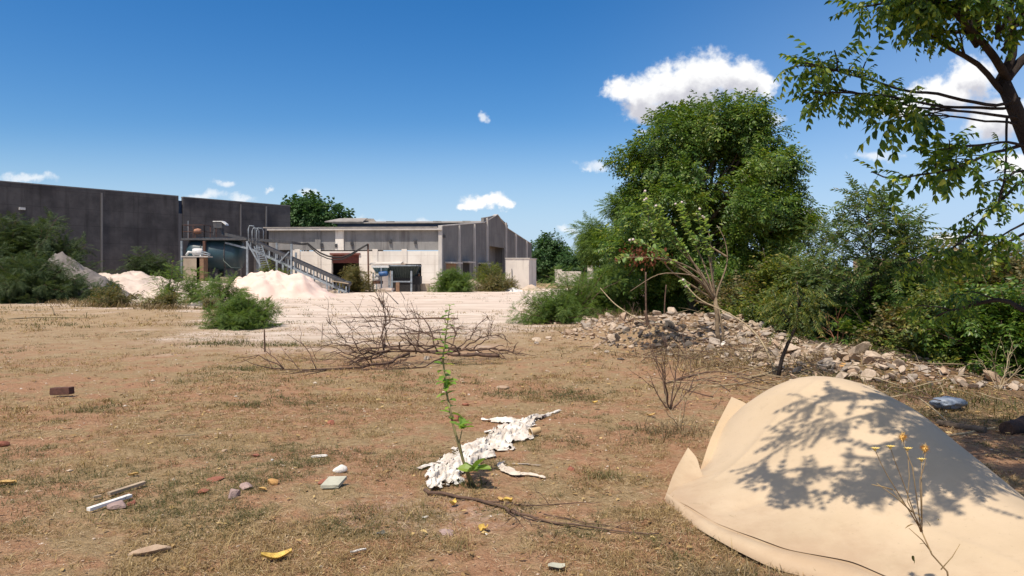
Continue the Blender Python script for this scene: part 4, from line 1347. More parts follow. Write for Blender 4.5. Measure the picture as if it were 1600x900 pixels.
frond_bush("mesquite_bush", "dark undergrowth bush in the shade behind the rubble below the big neem", "bush", zbase(1040, 30.5), 2.0, 3.6, 80, LEAF['bigneem'], 51, leafscale=1.2, per=18)
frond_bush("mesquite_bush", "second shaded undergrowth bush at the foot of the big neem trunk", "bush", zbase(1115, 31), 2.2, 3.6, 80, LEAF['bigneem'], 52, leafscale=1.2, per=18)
frond_bush("dry_scrub", "brownish dry scrub mound in front of the dark dusty bushes at the left", "bush", zbase(175, 36), .62, 3.0, 60, LEAF['olive'], 48, leafscale=.8, per=12, tpl=T_SCRUB, low=.1)
frond_bush("dry_scrub", "smaller brownish scrub below the sparse bright mesquite saplings", "bush", zbase(262, 34), .5, 2.0, 45, LEAF['olive'], 49, leafscale=.75, per=12, tpl=T_SCRUB, low=.1)
frond_bush("dry_scrub", "tiny brown scrub tuft in front of the grey pebbly mound", "bush", zbase(330, 33), .5, 1.3, 36, LEAF['olive'], 50, leafscale=.6, per=10, tpl=T_SCRUB, low=.1)

# --- scrub bank on the right
SCR = [  # px, Z, h, w, leaf, n, label
    (1195, 21, 1.6, 3.0, 'olive', 60, "olive scrub bush at the right foot of the big neem"),
    (1235, 18, 1.75, 2.8, 'scrub', 80, "yellow green scrub bush left of the smaller young neem"),
    (1300, 17, 1.75, 2.6, 'scrub', 80, "yellow green scrub bush below the smaller young neem"),
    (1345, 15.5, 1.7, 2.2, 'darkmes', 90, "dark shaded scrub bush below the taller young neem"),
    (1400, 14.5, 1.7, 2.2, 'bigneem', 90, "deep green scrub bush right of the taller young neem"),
    (1465, 16, 2.1, 3.4, 'olive', 110, "tall brownish olive scrub under the drooping neem twigs"),
    (1550, 15, 2.0, 3.4, 'olive', 110, "tall brownish olive scrub at the far right edge"),
    (1640, 14, 2.1, 3.2, 'olive', 70, "brown olive scrub just past the right edge"),
    (1500, 12.0, 1.25, 1.9, 'scrub', 80, "leafy green bush in front of the brownish olive scrub"),
    (1575, 11.2, 1.3, 1.8, 'bigneem', 80, "dark leafy bush at the right edge above the log"),
    (1440, 13.0, 1.0, 1.7, 'olive', 60, "short olive bush at the back of the rubble strip"),
]
for i, (px, Z, h, w, lf, n, lab) in enumerate(SCR):
    frond_bush("scrub_bush", lab, "bush", zbase(px, Z), h, w, n, LEAF[lf], 60 + i, tpl=T_SCRUB, leafscale=1.0 if Z > 13 else .8, per=26, droop=.25, low=.12)


# --- young neems: straight leader with tiers of compound leaves
def young_neem(name, label, base, top, w, n, leaf, seed, leafscale=1.0, start=.25, r0=.03, lean=0):
    rng = np.random.default_rng(seed)
    t = thing(name, label, "sapling", base)
    base, top = np.asarray(base, float), np.asarray(top, float)
    mb, ml = MB(), MB()
    p = limb(rng, base - (0, 0, .05), top, n=9, wob=.06)
    mb.tube(p, np.linspace(r0, r0 * .2, 9), 7)
    h = top[2] - base[2]
    for i in range(n):
        u = start + (1 - start) * (i + rng.uniform(0, 1)) / n
        k = min(int(u * 8), 7); q = p[k] + (p[k + 1] - p[k]) * (u * 8 - k)
        a = i * 2.4 + rng.uniform(-.4, .4)
        L = w * .5 * (1.05 - .75 * max(0, (u - start) / (1 - start)) ** 1.4) * rng.uniform(.6, 1.1)
        e = q + np.array([math.cos(a) * L, math.sin(a) * L, L * rng.uniform(.25, .8)])
        b = limb(rng, q, e, sag=.05, n=5, wob=.1)
        mb.tube(b, np.linspace(r0 * .35, r0 * .12, 5), 4)
        m = 7
        s = rng.uniform(.3, 1, m); kk = np.minimum((s * 4).astype(int), 3); fr = (s * 4 - kk)[:, None]
        pos = b[kk] * (1 - fr) + b[kk + 1] * fr
        dirs = norm(e - q) * .8 + sphere_dirs(m, rng) * .8 + (0, 0, .1)
        scatter(ml, T_YOUNG[i % 3], pos, dirs, leafscale * rng.uniform(.7, 1.15, m), rng=rng)
    m = 12
    scatter(ml, T_YOUNG[0], np.repeat(top[None], m, 0) - rng.uniform(0, .12 * h, (m, 1)) * np.array([0, 0, 1]), sphere_dirs(m, rng) * (1, 1, .4) + (0, 0, .5), leafscale * .8, rng=rng)
    mb.build("trunk", DARKBARK, t); ml.build("crown", leaf, t)


young_neem("young_neem", "taller young neem with bluish feathery crown rising above the right hand scrub", zbase(1362, 14), P(1358, 312, 14), 2.1, 62, LEAF['bluegreen'], 80, 1.25, start=.2)
young_neem("young_neem", "smaller pale young neem between the big tree and the taller young one", zbase(1288, 16), P(1285, 357, 16), 1.7, 40, LEAF['bluegreen'], 81, 1.1, start=.3)
young_neem("young_neem", "short bushy young neem beside the taller young one", zbase(1405, 14), P(1408, 352, 14), 1.8, 42, LEAF['bluegreen'], 82, 1.2, start=.25)
b = G(1217, 586)


def leaning_sapling():
    rng = np.random.default_rng(83)
    b = G(1215, 588, -.03); Z = b[1]
    t = thing("neem_sapling", "small leaning neem sapling with a bare dark stem growing from the rubble strip", "sapling", b)
    mb, ml = MB(), MB()
    p = np.array([b, P(1222, 560, Z), P(1232, 535, Z), P(1243, 512, Z), P(1247, 480, Z), P(1246, 440, Z)])
    mb.tube(p, [.035, .03, .027, .022, .016, .008], 7)
    c = P(1242, 478, Z); k = Z / F
    n = 190
    q = sphere_dirs(n, rng); pos = c + q * np.array([48, 48, 52]) * k * (rng.uniform(0, 1, (n, 1)) ** .45)
    scatter(ml, T_YOUNG[1], pos, q * (1, 1, .3) + rng.normal(0, .3, (n, 3)) + (0, 0, -.45), .62 * rng.uniform(.7, 1.2, n), rng=rng)
    for i in range(10): mb.tube(limb(rng, p[3 + i % 3], pos[i], n=5, wob=.1), [.010, .008, .006, .004, .003], 4)
    mb.build("trunk", DARKBARK, t); ml.build("crown", LEAF['scrub'], t)


leaning_sapling()

# --- near neem at the right edge; its crown reaches over the cream sheet
def near_neem():
    rng = np.random.default_rng(90)
    base = np.array([3.75, 4.35, gz(3.75, 4.35) - .1])
    t = thing("neem_tree", "near dark trunked neem whose leafy boughs hang in from the right over the cream sheet", "tree", base)
    mb, ml = MB(), MB()
    fork = P(1566, 125, 4.05)
    tr = np.array([base, base + (-.08, -.05, .8), P(1668, 330, 4.15), P(1612, 235, 4.1), P(1588, 175, 4.05), fork])
    mb.tube(tr, [.085, .07, .054, .043, .039, .035], 10)

    def bough(pts, r0, r1=.006, leaves=(), spacing=.055, tw=0, twl=.3, lsc=.85, n_per=1, up=0.0):
        """pts: list of (px,py,Z) or world points; leaves = (start fraction)"""
        w = np.array([P(*q) if len(q) == 3 and abs(q[0]) > 30 else q for q in pts], float)
        # resample
        d = np.concatenate([[0], np.cumsum(np.linalg.norm(np.diff(w, axis=0), axis=1))])
        n = max(6, int(d[-1] / .08)); s = np.linspace(0, d[-1], n)
        p = np.stack([np.interp(s, d, w[:, i]) for i in range(3)], 1) + rng.normal(0, .014, (n, 3))
        for _ in range(2): p[1:-1] = (p[:-2] + p[1:-1] * 2 + p[2:]) / 4
        mb.tube(p, np.linspace(r0, r1, n), 6)
        tang = norm(np.gradient(p, axis=0))
        twigs = [(p, tang, leaves)]
        for k in range(tw):
            i = int(rng.uniform(max(.1, (leaves or 0) * .8), .97) * (n - 1))
            side = norm(np.cross(tang[i], (0, 0, 1.0))) * rng.choice([-1, 1])
            dv = norm(tang[i] * .8 + side * rng.uniform(.3, 1.0) + np.array([0, 0, rng.uniform(-.35, .45)]))
            L = twl * rng.uniform(.6, 1.2)
            q = limb(rng, p[i], p[i] + dv * L, sag=.05, n=6, wob=.08)
            mb.tube(q, np.linspace(r1 * 1.1, .0025, 6), 4)
            twigs.append((q, norm(np.gradient(q, axis=0)), .25))
        for q, tg, st in twigs:
            if st is None: continue
            L = np.sum(np.linalg.norm(np.diff(q, axis=0), axis=1))
            m = int(L * (1 - st) / spacing) * n_per + 3
            u = rng.uniform(st, 1, m) ** .85 * (len(q) - 1)
            k = np.minimum(u.astype(int), len(q) - 2); fr = (u - k)[:, None]
            pos = q[k] * (1 - fr) + q[k + 1] * fr
            sd = norm(np.cross(tg[k], rng.normal(0, 1, (m, 3))))
            scatter(ml, T_NEAR[rng.integers(4)], pos, tg[k] * .75 + sd * .95 + (0, 0, -.18 + up), lsc * rng.uniform(.65, 1.1, m), rng=rng)

    f = (1566, 125, 4.05)
    # forked main limbs going up
    bough([f, (1562, 105, 3.95), (1530, 60, 3.9), (1490, 20, 3.8), (1440, -40, 3.7)], .026, .010, .5, tw=6, twl=.22, lsc=.62)
    bough([(1575, 150, 4.05), (1530, 100, 4.0), (1490, 78, 3.95), (1430, 38, 3.9), (1400, 10, 3.8)], .018, .006, .45, tw=7, twl=.2, lsc=.62)
    bough([f, (1590, 80, 4.1), (1580, 10, 4.15), (1560, -60, 4.2)], .028, .012, .4, tw=6, twl=.3, lsc=.65)
    bough([f, (1640, 60, 4.2), (1680, -20, 4.3), (1720, -120, 4.3)], .028, .012, .35, tw=6, twl=.35, lsc=.65)
    # long horizontal boughs to the left cluster
    bough([(1588, 165, 4.05), (1500, 158, 3.9), (1420, 143, 3.75), (1370, 130, 3.6), (1325, 113, 3.5), (1262, 98, 3.4)], .010, .004, .74, tw=12, twl=.13, spacing=.05, lsc=.55)
    bough([(1590, 172, 4.05), (1500, 163, 3.95), (1430, 158, 3.8), (1370, 152, 3.6), (1325, 146, 3.5), (1275, 138, 3.45)], .009, .004, .74, tw=10, twl=.13, spacing=.05, lsc=.55)
    bough([(1593, 186, 4.05), (1540, 182, 4.0), (1470, 172, 3.85), (1400, 160, 3.7)], .009, .004, .6, tw=2, twl=.2, lsc=.85)
    bough([(1594, 190, 4.05), (1560, 188, 4.0), (1500, 185, 3.9), (1440, 176, 3.8), (1395, 185, 3.7)], .007, .003, .6, tw=3, twl=.15, lsc=.85)
    # thin spray in front of the sky
    bough([(1600, 225, 4.1), (1545, 240, 3.9), (1480, 268, 3.7), (1420, 276, 3.6), (1360, 268, 3.5)], .011, .003, .35, tw=5, twl=.16, lsc=.75)
    bough([(1604, 232, 4.1), (1560, 222, 3.9), (1500, 232, 3.8), (1470, 240, 3.7)], .009, .003, .3, tw=3, twl=.15, lsc=.65)
    # lower boughs at the right edge
    bough([(1640, 285, 4.15), (1590, 282, 4.0), (1560, 318, 3.9), (1510, 370, 3.8), (1465, 402, 3.7)], .012, .004, .45, tw=4, twl=.18, lsc=.58)
    bough([(1650, 300, 4.15), (1600, 262, 4.0), (1570, 275, 3.9), (1555, 320, 3.85)], .010, .004, .3, tw=3, twl=.16, lsc=.55)
    bough([(1650, 330, 4.15), (1600, 345, 3.9), (1565, 370, 3.8), (1530, 392, 3.75)], .009, .003, .3, tw=4, twl=.16, lsc=.58)
    bough([(1655, 345, 4.15), (1595, 372, 4.0), (1560, 392, 3.9), (1490, 395, 3.8), (1420, 398, 3.7)], .009, .003, .45, tw=4, twl=.15, lsc=.55)
    bough([(1572, 175, 4.0), (1573, 230, 3.98), (1568, 280, 3.95), (1560, 330, 3.9)], .007, .004, None)
    # hanging dark limb low in the scrub
    bough([(1690, 480, 4.3), (1600, 500, 4.4), (1580, 470, 4.5), (1550, 462, 4.6), (1500, 485, 4.7), (1450, 495, 4.9)], .022, .006, .65, tw=5, twl=.25, lsc=.68)
    # leafy mass along the top edge
    for k in range(12):
        x0, y0 = rng.uniform(1420, 1620), rng.uniform(-80, 55)
        if x0 < 1470: y0 = min(y0, 15)
        z0 = rng.uniform(3.6, 4.5)
        bough([(1560 + (x0 - 1560) * .3, 90 + (y0 - 90) * .3, 4.0), (x0 + 25, y0 - 15, z0), (x0 - 30, y0 + rng.uniform(-10, 25), z0 - .1)], .014, .004, .45, tw=5, twl=.2, spacing=.055, lsc=.62)
    # left tip at the very top
    bough([(1480, 10, 3.85), (1420, -5, 3.8), (1385, 5, 3.75), (1335, 18, 3.7)], .010, .004, .5, tw=6, twl=.12, lsc=.68)
    # boughs above the frame that shade the cream sheet (traced back along the sun from where the shade falls)
    def over(px, py, hh, k):
        Z = (H - hh) * F / (py - HOR); return np.array([(px - CX) / F * Z, Z, hh]) + S * k
    hub = P(1540, -80, 4.2)
    for path in ([(1440, 660, .5, 3.5), (1330, 640, .62, 3.6), (1230, 665, .5, 3.7), (1165, 690, .4, 3.7)],
                 [(1450, 700, .4, 3.7), (1350, 700, .5, 3.7), (1290, 690, .5, 3.7)],
                 [(1420, 640, .55, 3.7), (1360, 615, .7, 3.8), (1290, 620, .66, 3.8), (1250, 625, .6, 3.8)],
                 [(1480, 700, .4, 3.9), (1440, 650, .5, 3.8), (1390, 625, .65, 3.7)],
                 [(1480, 720, .35, 3.6), (1500, 760, .3, 3.6), (1540, 800, .25, 3.6)],
                 [(1490, 740, .3, 3.7), (1450, 740, .35, 3.7), (1465, 790, .3, 3.6)]):
        w = [over(*q) for q in path]
        bough([hub] + w, .02, .004, .42, tw=9, twl=.22, spacing=.045, lsc=.85)
    # bare twig ending in one star-shaped cluster
    w = [over(1440, 690, .45, 3.65), over(1340, 705, .5, 3.75), over(1262, 750, .18, 3.5)]
    bough([hub] + w, .012, .004, .93, tw=0)
    m = 34
    e = over(1243, 765, .17, 3.5)
    scatter(ml, T_NEAR[0], np.repeat(e[None], m, 0) + rng.normal(0, .06, (m, 3)), sphere_dirs(m, rng) * (1, 1, .35), 1.0 * rng.uniform(.7, 1.1, m), rng=rng)
    # shade over the ground right of the sheet
    for k in range(30):
        g_ = np.array([rng.uniform(3.3, 6.0), rng.uniform(4.2, 8.6), 0.1]); e = g_ + S * max(rng.uniform(3.6, 4.4), 1.62 + .43 * g_[1])
        bough([P(1660, -100, 4.4), (P(1660, -100, 4.4) + e) / 2 + (0, 0, .2), e], .02, .004, .4, tw=9, twl=.3, spacing=.05)
    mb.build("trunk", DARKBARK, t); ml.build("crown", LEAF['neem'], t)


near_neem()


# --- milkweed shrub over the rubble
def milkweed_shrub():
    rng = np.random.default_rng(101)
    b = G(1125, 547, -.04); Z = b[1]
    t = thing("milkweed_shrub", "tall leggy milkweed shrub with pale green leaves and pinkish flower heads over the rubble", "shrub", b)
    mb, ml, md, heads = MB(), MB(), MB(), []
    k = Z / F
    def st(pts, r0, r1, m=0, wob=.02, dz=0):
        w = np.array([P(x, y, Z + dz * i / len(pts)) if i else P(x, y, Z) for i, (x, y) in enumerate(pts)])
        d = np.concatenate([[0], np.cumsum(np.linalg.norm(np.diff(w, axis=0), axis=1))])
        n = 14; s = np.linspace(0, d[-1], n)
        p = np.stack([np.interp(s, d, w[:, i]) for i in range(3)], 1)
        for _ in range(2): p[1:-1] = (p[:-2] + 2 * p[1:-1] + p[2:]) / 4
        mb.tube(p, np.linspace(r0, r1, n), 6)
        if m:
            u = rng.uniform(.5, 1, m) * (n - 1); kk = np.minimum(u.astype(int), n - 2); fr = (u - kk)[:, None]
            pos = p[kk] * (1 - fr) + p[kk + 1] * fr
            tg = norm(p[kk + 1] - p[kk])
            scatter(ml, T_OVAL, pos, norm(np.cross(tg, rng.normal(0, 1, (m, 3)))) + tg * .5, rng.uniform(.5, 1.0, m), rng=rng)
        return p
    mb.tube(np.array([b, P(1121, 520, Z), P(1120, 490, Z), P(1117, 465, Z)]), [.056, .048, .045, .04], 8)
    mb.tube(np.array([P(1127, 546, Z), P(1130, 520, Z + .1), P(1121, 478, Z)]), [.028, .03, .028], 8)
    root = (1118, 470)
    tips = [([root, (1095, 420), (1055, 385), (1030, 345), (1003, 305)], 34, .4), ([root, (1085, 430), (1040, 400), (1005, 380), (987, 372)], 16, -.5), ([root, (1100, 410), (1075, 360), (1062, 318)], 34, .8),
            ([root, (1108, 400), (1097, 365), (1089, 332)], 20, 0), ([root, (1112, 420), (1110, 370), (1100, 340)], 10, .5), ([root, (1100, 430), (1060, 408), (1020, 402), (970, 402)], 6, -.8),
            ([root, (1120, 455), (1135, 420), (1138, 400), (1132, 370), (1120, 352)], 0, .2), ([root, (1090, 430), (1030, 425), (985, 455)], 0, -.9), ([root, (1095, 440), (1050, 410), (1000, 398), (960, 408)], 4, -.4),
            ([root, (1080, 445), (1040, 420), (1010, 340), (1012, 312)], 26, -.2), ([root, (1100, 440), (1078, 400), (1040, 352), (1028, 322)], 30, .2), ([(1137, 402), (1110, 385), (1080, 372)], 6, .2),
            ([(1116, 478), (1085, 470), (1074, 452), (1068, 438)], 10, -.5), ([root, (1112, 435), (1120, 400), (1105, 380)], 4, .4)]
    for pts, m, dz in tips:
        p = st(pts, .022, .006, m * 5, dz=dz)
        if m >= 10:
            for _ in range(2):
                c = p[-1] + rng.normal(0, .05, 3); mf = MB(); heads.append(mf)
                mf.lathe(c, [(.004, -.02), (.030, 0), (.022, .022), (.003, .03)], 7, ax=rng.normal(0, .5, 3) + (0, 0, 1))
    # dead reddish leaves
    n = 190
    c = P(1003, 398, Z - .3)
    pos = c + rng.normal(0, 1, (n, 3)) * np.array([17, 10, 8]) * k
    scatter(md, T_OVAL, pos, rng.normal(0, .6, (n, 3)) + (0, 0, -.9), rng.uniform(.3, .7, n), rng=rng)
    mb.build("stem", plain("milkweed_bark", (.30, .225, .145), (.17, .12, .08), 14, .9, .5), t); ml.build("foliage", LEAF['calo'], t); md.build("dead_foliage", LEAF['reddry'], t)
    pm = plain("pinkish_white_petal", (.74, .62, .60), (.62, .46, .48), 20, .7, 0)
    for mf in heads: mf.build("flower_head", pm, t)


milkweed_shrub()

# --- long dry stems and stakes around it
def stick(label, pts, r0, r1, mat, cat="stick", name="dry_stick", Z=None, n=6, group=None):
    w = np.array([(P(*q) if len(q) == 3 else G(*q, .02)) for q in pts])
    d = np.concatenate([[0], np.cumsum(np.linalg.norm(np.diff(w, axis=0), axis=1))])
    m = max(5, 3 * len(w)); s = np.linspace(0, d[-1], m)
    p = np.stack([np.interp(s, d, w[:, i]) for i in range(3)], 1)
    for _ in range(2): p[1:-1] = (p[:-2] + 2 * p[1:-1] + p[2:]) / 4
    mb = MB(); mb.tube(p, np.linspace(r0, r1, m), n)
    return tag(mb.build(name, mat, loc=p[0]), label, cat, group)


stick("long pale bent cane leaning over the rubble to the sapling foot", [(1214, 583, 11.8), (1190, 530, 12.2), (1165, 505, 12.8), (1130, 485, 13.6), (1090, 468, 14.2), (1072, 445, 14.6)], .018, .01, PALETWIG)
stick("pale yellow stem arching from the rubble at the left end of the bank", [(1010, 505, 17), (985, 492, 17.5), (960, 475, 18), (942, 455, 18.5), (938, 450, 18.5)], .02, .01, PALETWIG)
stick("thin stake standing in the rubble below the dead red leaves", [(1010, 500, 18), (1009, 465, 18), (1009, 425, 18)], .025, .02, TWIG)
stick("short stake standing right of the one under the dead leaves", [(1038, 495, 19), (1039, 465, 19), (1041, 445, 19)], .02, .015, TWIG)
stick("dark stump stick leaning at the left front of the rubble", [(1018, 525, 16), (1012, 505, 16), (1008, 485, 16)], .05, .03, TWIG)
stick("short straight dark stake standing alone by the mesquite mound", [(414, 552), (413, 515, 14.4)], .018, .015, TWIG)
stick("thin twig stake standing beyond the lone dark stake", [(503, 531, 17.6), (504, 505, 17.6)], .010, .006, TWIG)
stick("long grey pole lying on the grass at the far left", [(12, 499), (70, 496), (135, 498)], .035, .02, PALETWIG, "pole", "fallen_pole")
stick("pale forked dead stem standing by the far left lying pole", [(85, 492, 27), (82, 482, 27), (78, 474, 27)], .03, .015, PALETWIG)


def twig_shrub(label, base, tips, r0, seed, mat=TWIG, leaf=None, name="dry_shrub", sub=3):
    rng = np.random.default_rng(seed)
    t = thing(name, label, "dry shrub", base)
    mb = MB(); ml = MB()
    for (x, y, dz) in tips:
        e = P(x, y, base[1] + dz)
        p = limb(rng, base, e, sag=rng.uniform(-.08, .1), n=9, wob=.14)
        mb.tube(p, np.linspace(r0, r0 * .25, 9), 5)
        for _ in range(sub):
            i = rng.integers(3, 8); d = norm(e - base) + rng.normal(0, .5, 3)
            q = limb(rng, p[i], p[i] + d * np.linalg.norm(e - base) * rng.uniform(.15, .4), n=5, wob=.15)
            mb.tube(q, np.linspace(r0 * .4, r0 * .15, 5), 4)
        if leaf:
            m = 5
            scatter(ml, simple_leaf(.05, .022), p[rng.integers(3, 9, m)], rng.normal(0, 1, (m, 3)), rng.uniform(.6, 1.2, m), rng=rng)
    mb.build("stem", mat, t)
    if leaf: ml.build("foliage", leaf, t)


twig_shrub("thin bare dark stemmed shrub growing between the field and the cream sheet", G(1046, 640, -.02), [(1015, 520, .3), (1040, 525, -.2), (1062, 535, .2), (1035, 560, -.3), (1070, 575, -.2), (1010, 580, 0), (1085, 600, .2)], .011, 111)
twig_shrub("low dead brush around the foot of the bare dark stemmed shrub", G(1062, 668, -.02), [(1035, 610, .2), (1075, 615, -.2), (1090, 640, .1), (1040, 640, -.3), (1105, 655, 0), (1020, 650, .1), (1066, 620, .4)], .006, 112, PALETWIG, sub=5)
twig_shrub("dry brown brush in front of the rubble bank below the milkweed shrub", zbase(1075, 13.6), [(1030, 525, .2), (1050, 530, -.2), (1085, 528, .3), (1110, 535, .1), (1010, 545, 0), (1135, 545, -.2), (1065, 520, .5)], .008, 116, TWIG, sub=7)
twig_shrub("straw brown brush on the rubble between the milkweed and the leaning sapling", zbase(1170, 13.0), [(1130, 530, .3), (1150, 522, 0), (1185, 528, .3), (1200, 540, .1), (1120, 545, -.2), (1165, 515, .4)], .008, 117, PALETWIG, sub=7)
twig_shrub("dark dry brush at the left foot of the rubble bank", zbase(985, 17.5), [(955, 485, .3), (975, 480, -.2), (1000, 482, .3), (1020, 490, .1), (945, 495, -.2), (990, 475, .4)], .010, 118, TWIG, sub=7)
twig_shrub("tangle of dead reddish brush at the scrub edge behind the rubble", zbase(1310, 14.0), [(1290, 490, .3), (1308, 495, -.2), (1325, 500, .2), (1345, 510, .3), (1280, 515, 0), (1365, 525, -.2)], .012, 113, plain("reddish_dead_stem", (.22, .095, .055), (.30, .15, .09), 9, .9, .2), LEAF['reddry'], sub=6)
twig_shrub("grey dead brush at the shaded right edge near the blue bag", G(1560, 610, -.02), [(1530, 560, .2), (1550, 548, -.2), (1575, 555, .2), (1595, 570, 0), (1520, 590, .1), (1590, 540, .4)], .009, 114, PALETWIG, sub=6)
twig_shrub("pale straw brush standing in front of the olive bank at the right", zbase(1400, 13.6), [(1340, 500, .2), (1370, 505, .3), (1385, 515, .3), (1440, 515, 0), (1460, 520, 0), (1355, 520, -.3)], .009, 115, PALETWIG, sub=6)

# sticks lying round the leaning sapling
for pts, r, lab, mt in (([(1040, 600), (1115, 578), (1170, 585), (1225, 612)], .013, "dark bent branch lying between the bare shrub and the cream sheet", TWIG),
                    ([(1110, 606), (1160, 600), (1210, 590)], .012, "pale straight stick lying in front of the leaning sapling", PALETWIG),
                    ([(1095, 565), (1140, 580), (1185, 603)], .010, "thin dark stick crossing behind the pale straight one", TWIG),
                    ([(1130, 545), (1165, 562), (1205, 586)], .008, "thin brown stick running down to the sapling foot", TWIG),
                    ([(1170, 590), (1195, 585), (1222, 578)], .02, "thick pale piece of wood at the sapling foot", PALETWIG)):
    stick(lab, pts, r, r * .5, mt)


# --- fallen dead branches in the middle of the field
def dead_branch(name, label, base, segs, seed, r0, mat=TWIG, sub=4):
    rng = np.random.default_rng(seed)
    t = thing(name, label, "dead branch", base)
    mb, mt = MB(), MB()
    for j, (pts, r) in enumerate(segs):
        w = np.array([P(*q) for q in pts])
        d = np.concatenate([[0], np.cumsum(np.linalg.norm(np.diff(w, axis=0), axis=1))])
        n = max(8, 4 * len(w)); s = np.linspace(0, d[-1], n)
        p = np.stack([np.interp(s, d, w[:, i]) for i in range(3)], 1)
        for _ in range(2): p[1:-1] = (p[:-2] + 2 * p[1:-1] + p[2:]) / 4
        p[1:-1] += rng.normal(0, .012, (n - 2, 3))
        p[:, 2] = np.maximum(p[:, 2], gh(p[:, 0], p[:, 1]) + r * .5 + .01)
        (mb if j == 0 else mt).tube(p, np.linspace(r, r * .25, n) * .82, 6)
        for _ in range(sub):
            i = rng.integers(n // 4, n - 1); tg = norm(p[min(i + 1, n - 1)] - p[i - 1])
            dv = norm(tg + rng.normal(0, .55, 3) + (0, 0, .18)); L = d[-1] * rng.uniform(.12, .35)
            q = limb(rng, p[i], p[i] + dv * L, sag=rng.uniform(-.12, .2), n=7, wob=.24)
            q[:, 2] = np.maximum(q[:, 2], gh(q[:, 0], q[:, 1]) + .01)
            mt.tube(q, np.linspace(r * .32, r * .10, 7), 4)
            if rng.uniform() < .6:
                q2 = limb(rng, q[3], q[3] + norm(dv + rng.normal(0, .6, 3)) * L * .5, n=5, wob=.16)
                q2[:, 2] = np.maximum(q2[:, 2], gh(q2[:, 0], q2[:, 1]) + .01)
                mt.tube(q2, np.linspace(r * .2, r * .08, 5), 4)
    mb.build("limb", mat, t); mt.build("twigs", mat, t)


Zb = 12.6
dead_branch("dead_branch", "big tangled dead branch with upswept bare twigs lying in mid field", P(640, 562, Zb), [
    ([(780, 556, Zb + .1), (720, 556, Zb), (660, 548, Zb), (610, 545, Zb), (560, 565, Zb - .3)], .045),
    ([(640, 552, Zb), (590, 570, Zb - .6), (530, 582, Zb - 1.0), (470, 585, Zb - 1.1), (415, 578, Zb - .7)], .032),
    ([(600, 547, Zb), (595, 520, Zb), (612, 500, Zb), (590, 462, Zb)], .022), ([(700, 552, Zb), (640, 548, Zb + .2), (590, 552, Zb + .1), (545, 552, Zb)], .03), ([(720, 545, Zb + .3), (670, 538, Zb + .3), (620, 540, Zb + .2), (570, 548, Zb)], .026), ([(600, 550, Zb), (603, 500, Zb + .3), (600, 478, Zb + .2), (586, 455, Zb + .3)], .018),
    ([(650, 552, Zb), (652, 530, Zb + .5), (657, 510, Zb + .6), (648, 488, Zb + .8)], .018), ([(620, 545, Zb), (575, 530, Zb + .4), (545, 540, Zb + .2), (510, 500, Zb)], .018),
    ([(660, 550, Zb), (690, 535, Zb + .6), (650, 515, Zb + 1), (600, 512, Zb + 1.2), (560, 510, Zb + 1.3)], .02), ([(610, 550, Zb), (560, 545, Zb - .2), (520, 535, Zb + .4), (490, 550, Zb)], .016),
    ([(700, 555, Zb), (735, 530, Zb + .3), (745, 510, Zb + .5), (762, 494, Zb + .4)], .018), ([(640, 556, Zb), (610, 575, Zb - .5), (590, 586, Zb - .7)], .016), ([(690, 560, Zb), (650, 580, Zb - .7), (600, 592, Zb - .9), (545, 592, Zb - 1)], .016), ([(660, 552, Zb), (600, 540, Zb + .3), (560, 525, Zb + .5), (535, 500, Zb + .5)], .014), ([(680, 552, Zb), (640, 535, Zb + .4), (628, 505, Zb + .4), (640, 480, Zb + .4)], .014), ([(650, 556, Zb), (580, 560, Zb - .2), (520, 560, Zb - .1), (470, 560, Zb)], .014)], 121, .045, sub=13)
dead_branch("dead_branch", "second dead branch spreading right behind the seedling", P(760, 558, 13.2), [
    ([(690, 552, 13.2), (730, 545, 13.2), (780, 545, 13.4), (820, 556, 13.2)], .032), ([(720, 548, 13.2), (750, 528, 13.4), (790, 520, 13.6), (790, 530, 13.6)], .02), ([(740, 546, 13.3), (760, 530, 13.3), (770, 505, 13.3), (762, 497, 13.3)], .016),
    ([(730, 552, 13), (770, 552, 12.8), (815, 556, 12.8)], .016), ([(700, 550, 13), (715, 520, 13.2), (700, 505, 13.4), (690, 490, 13.5)], .016)], 122, .03, sub=11)
dead_branch("dead_branch", "flat brown dead bough lying beyond the tangled one", P(600, 504, 23.5), [
    ([(700, 498, 24), (650, 497, 24), (600, 502, 23.8), (540, 502, 23.6)], .04), ([(640, 499, 24), (600, 494, 24.4), (560, 497, 24), (530, 497, 24)], .03), ([(680, 498, 24), (720, 497, 24), (700, 503, 23.6)], .025)], 123, .04, sub=5)
dead_branch("dead_branch", "low dry twig pile lying behind the right dead branch", P(700, 525, 18), [
    ([(640, 521, 18.5), (690, 520, 18.6), (745, 523, 18.4)], .025), ([(660, 520, 18.6), (700, 512, 18.8), (740, 515, 18.6)], .02), ([(620, 522, 18), (660, 516, 18.4)], .02)], 124, .03, sub=7)

# branch lying in front of the white cloth
dead_branch("dead_branch", "long thin brown branch lying in front of the white cloth", G(670, 772), [
    ([(664, 769, 5.2), (720, 780, 5.05), (780, 795, 4.85), (850, 818, 4.55), (960, 838, 4.33), (1030, 840, 4.31)], .017),
    ([(760, 788, 4.95), (840, 794, 4.86), (940, 790, 4.91)], .008), ([(800, 800, 4.8), (840, 830, 4.42), (880, 850, 4.2)], .005), ([(850, 806, 4.7), (930, 825, 4.45), (1000, 830, 4.4)], .007)], 125, .02, sub=2)


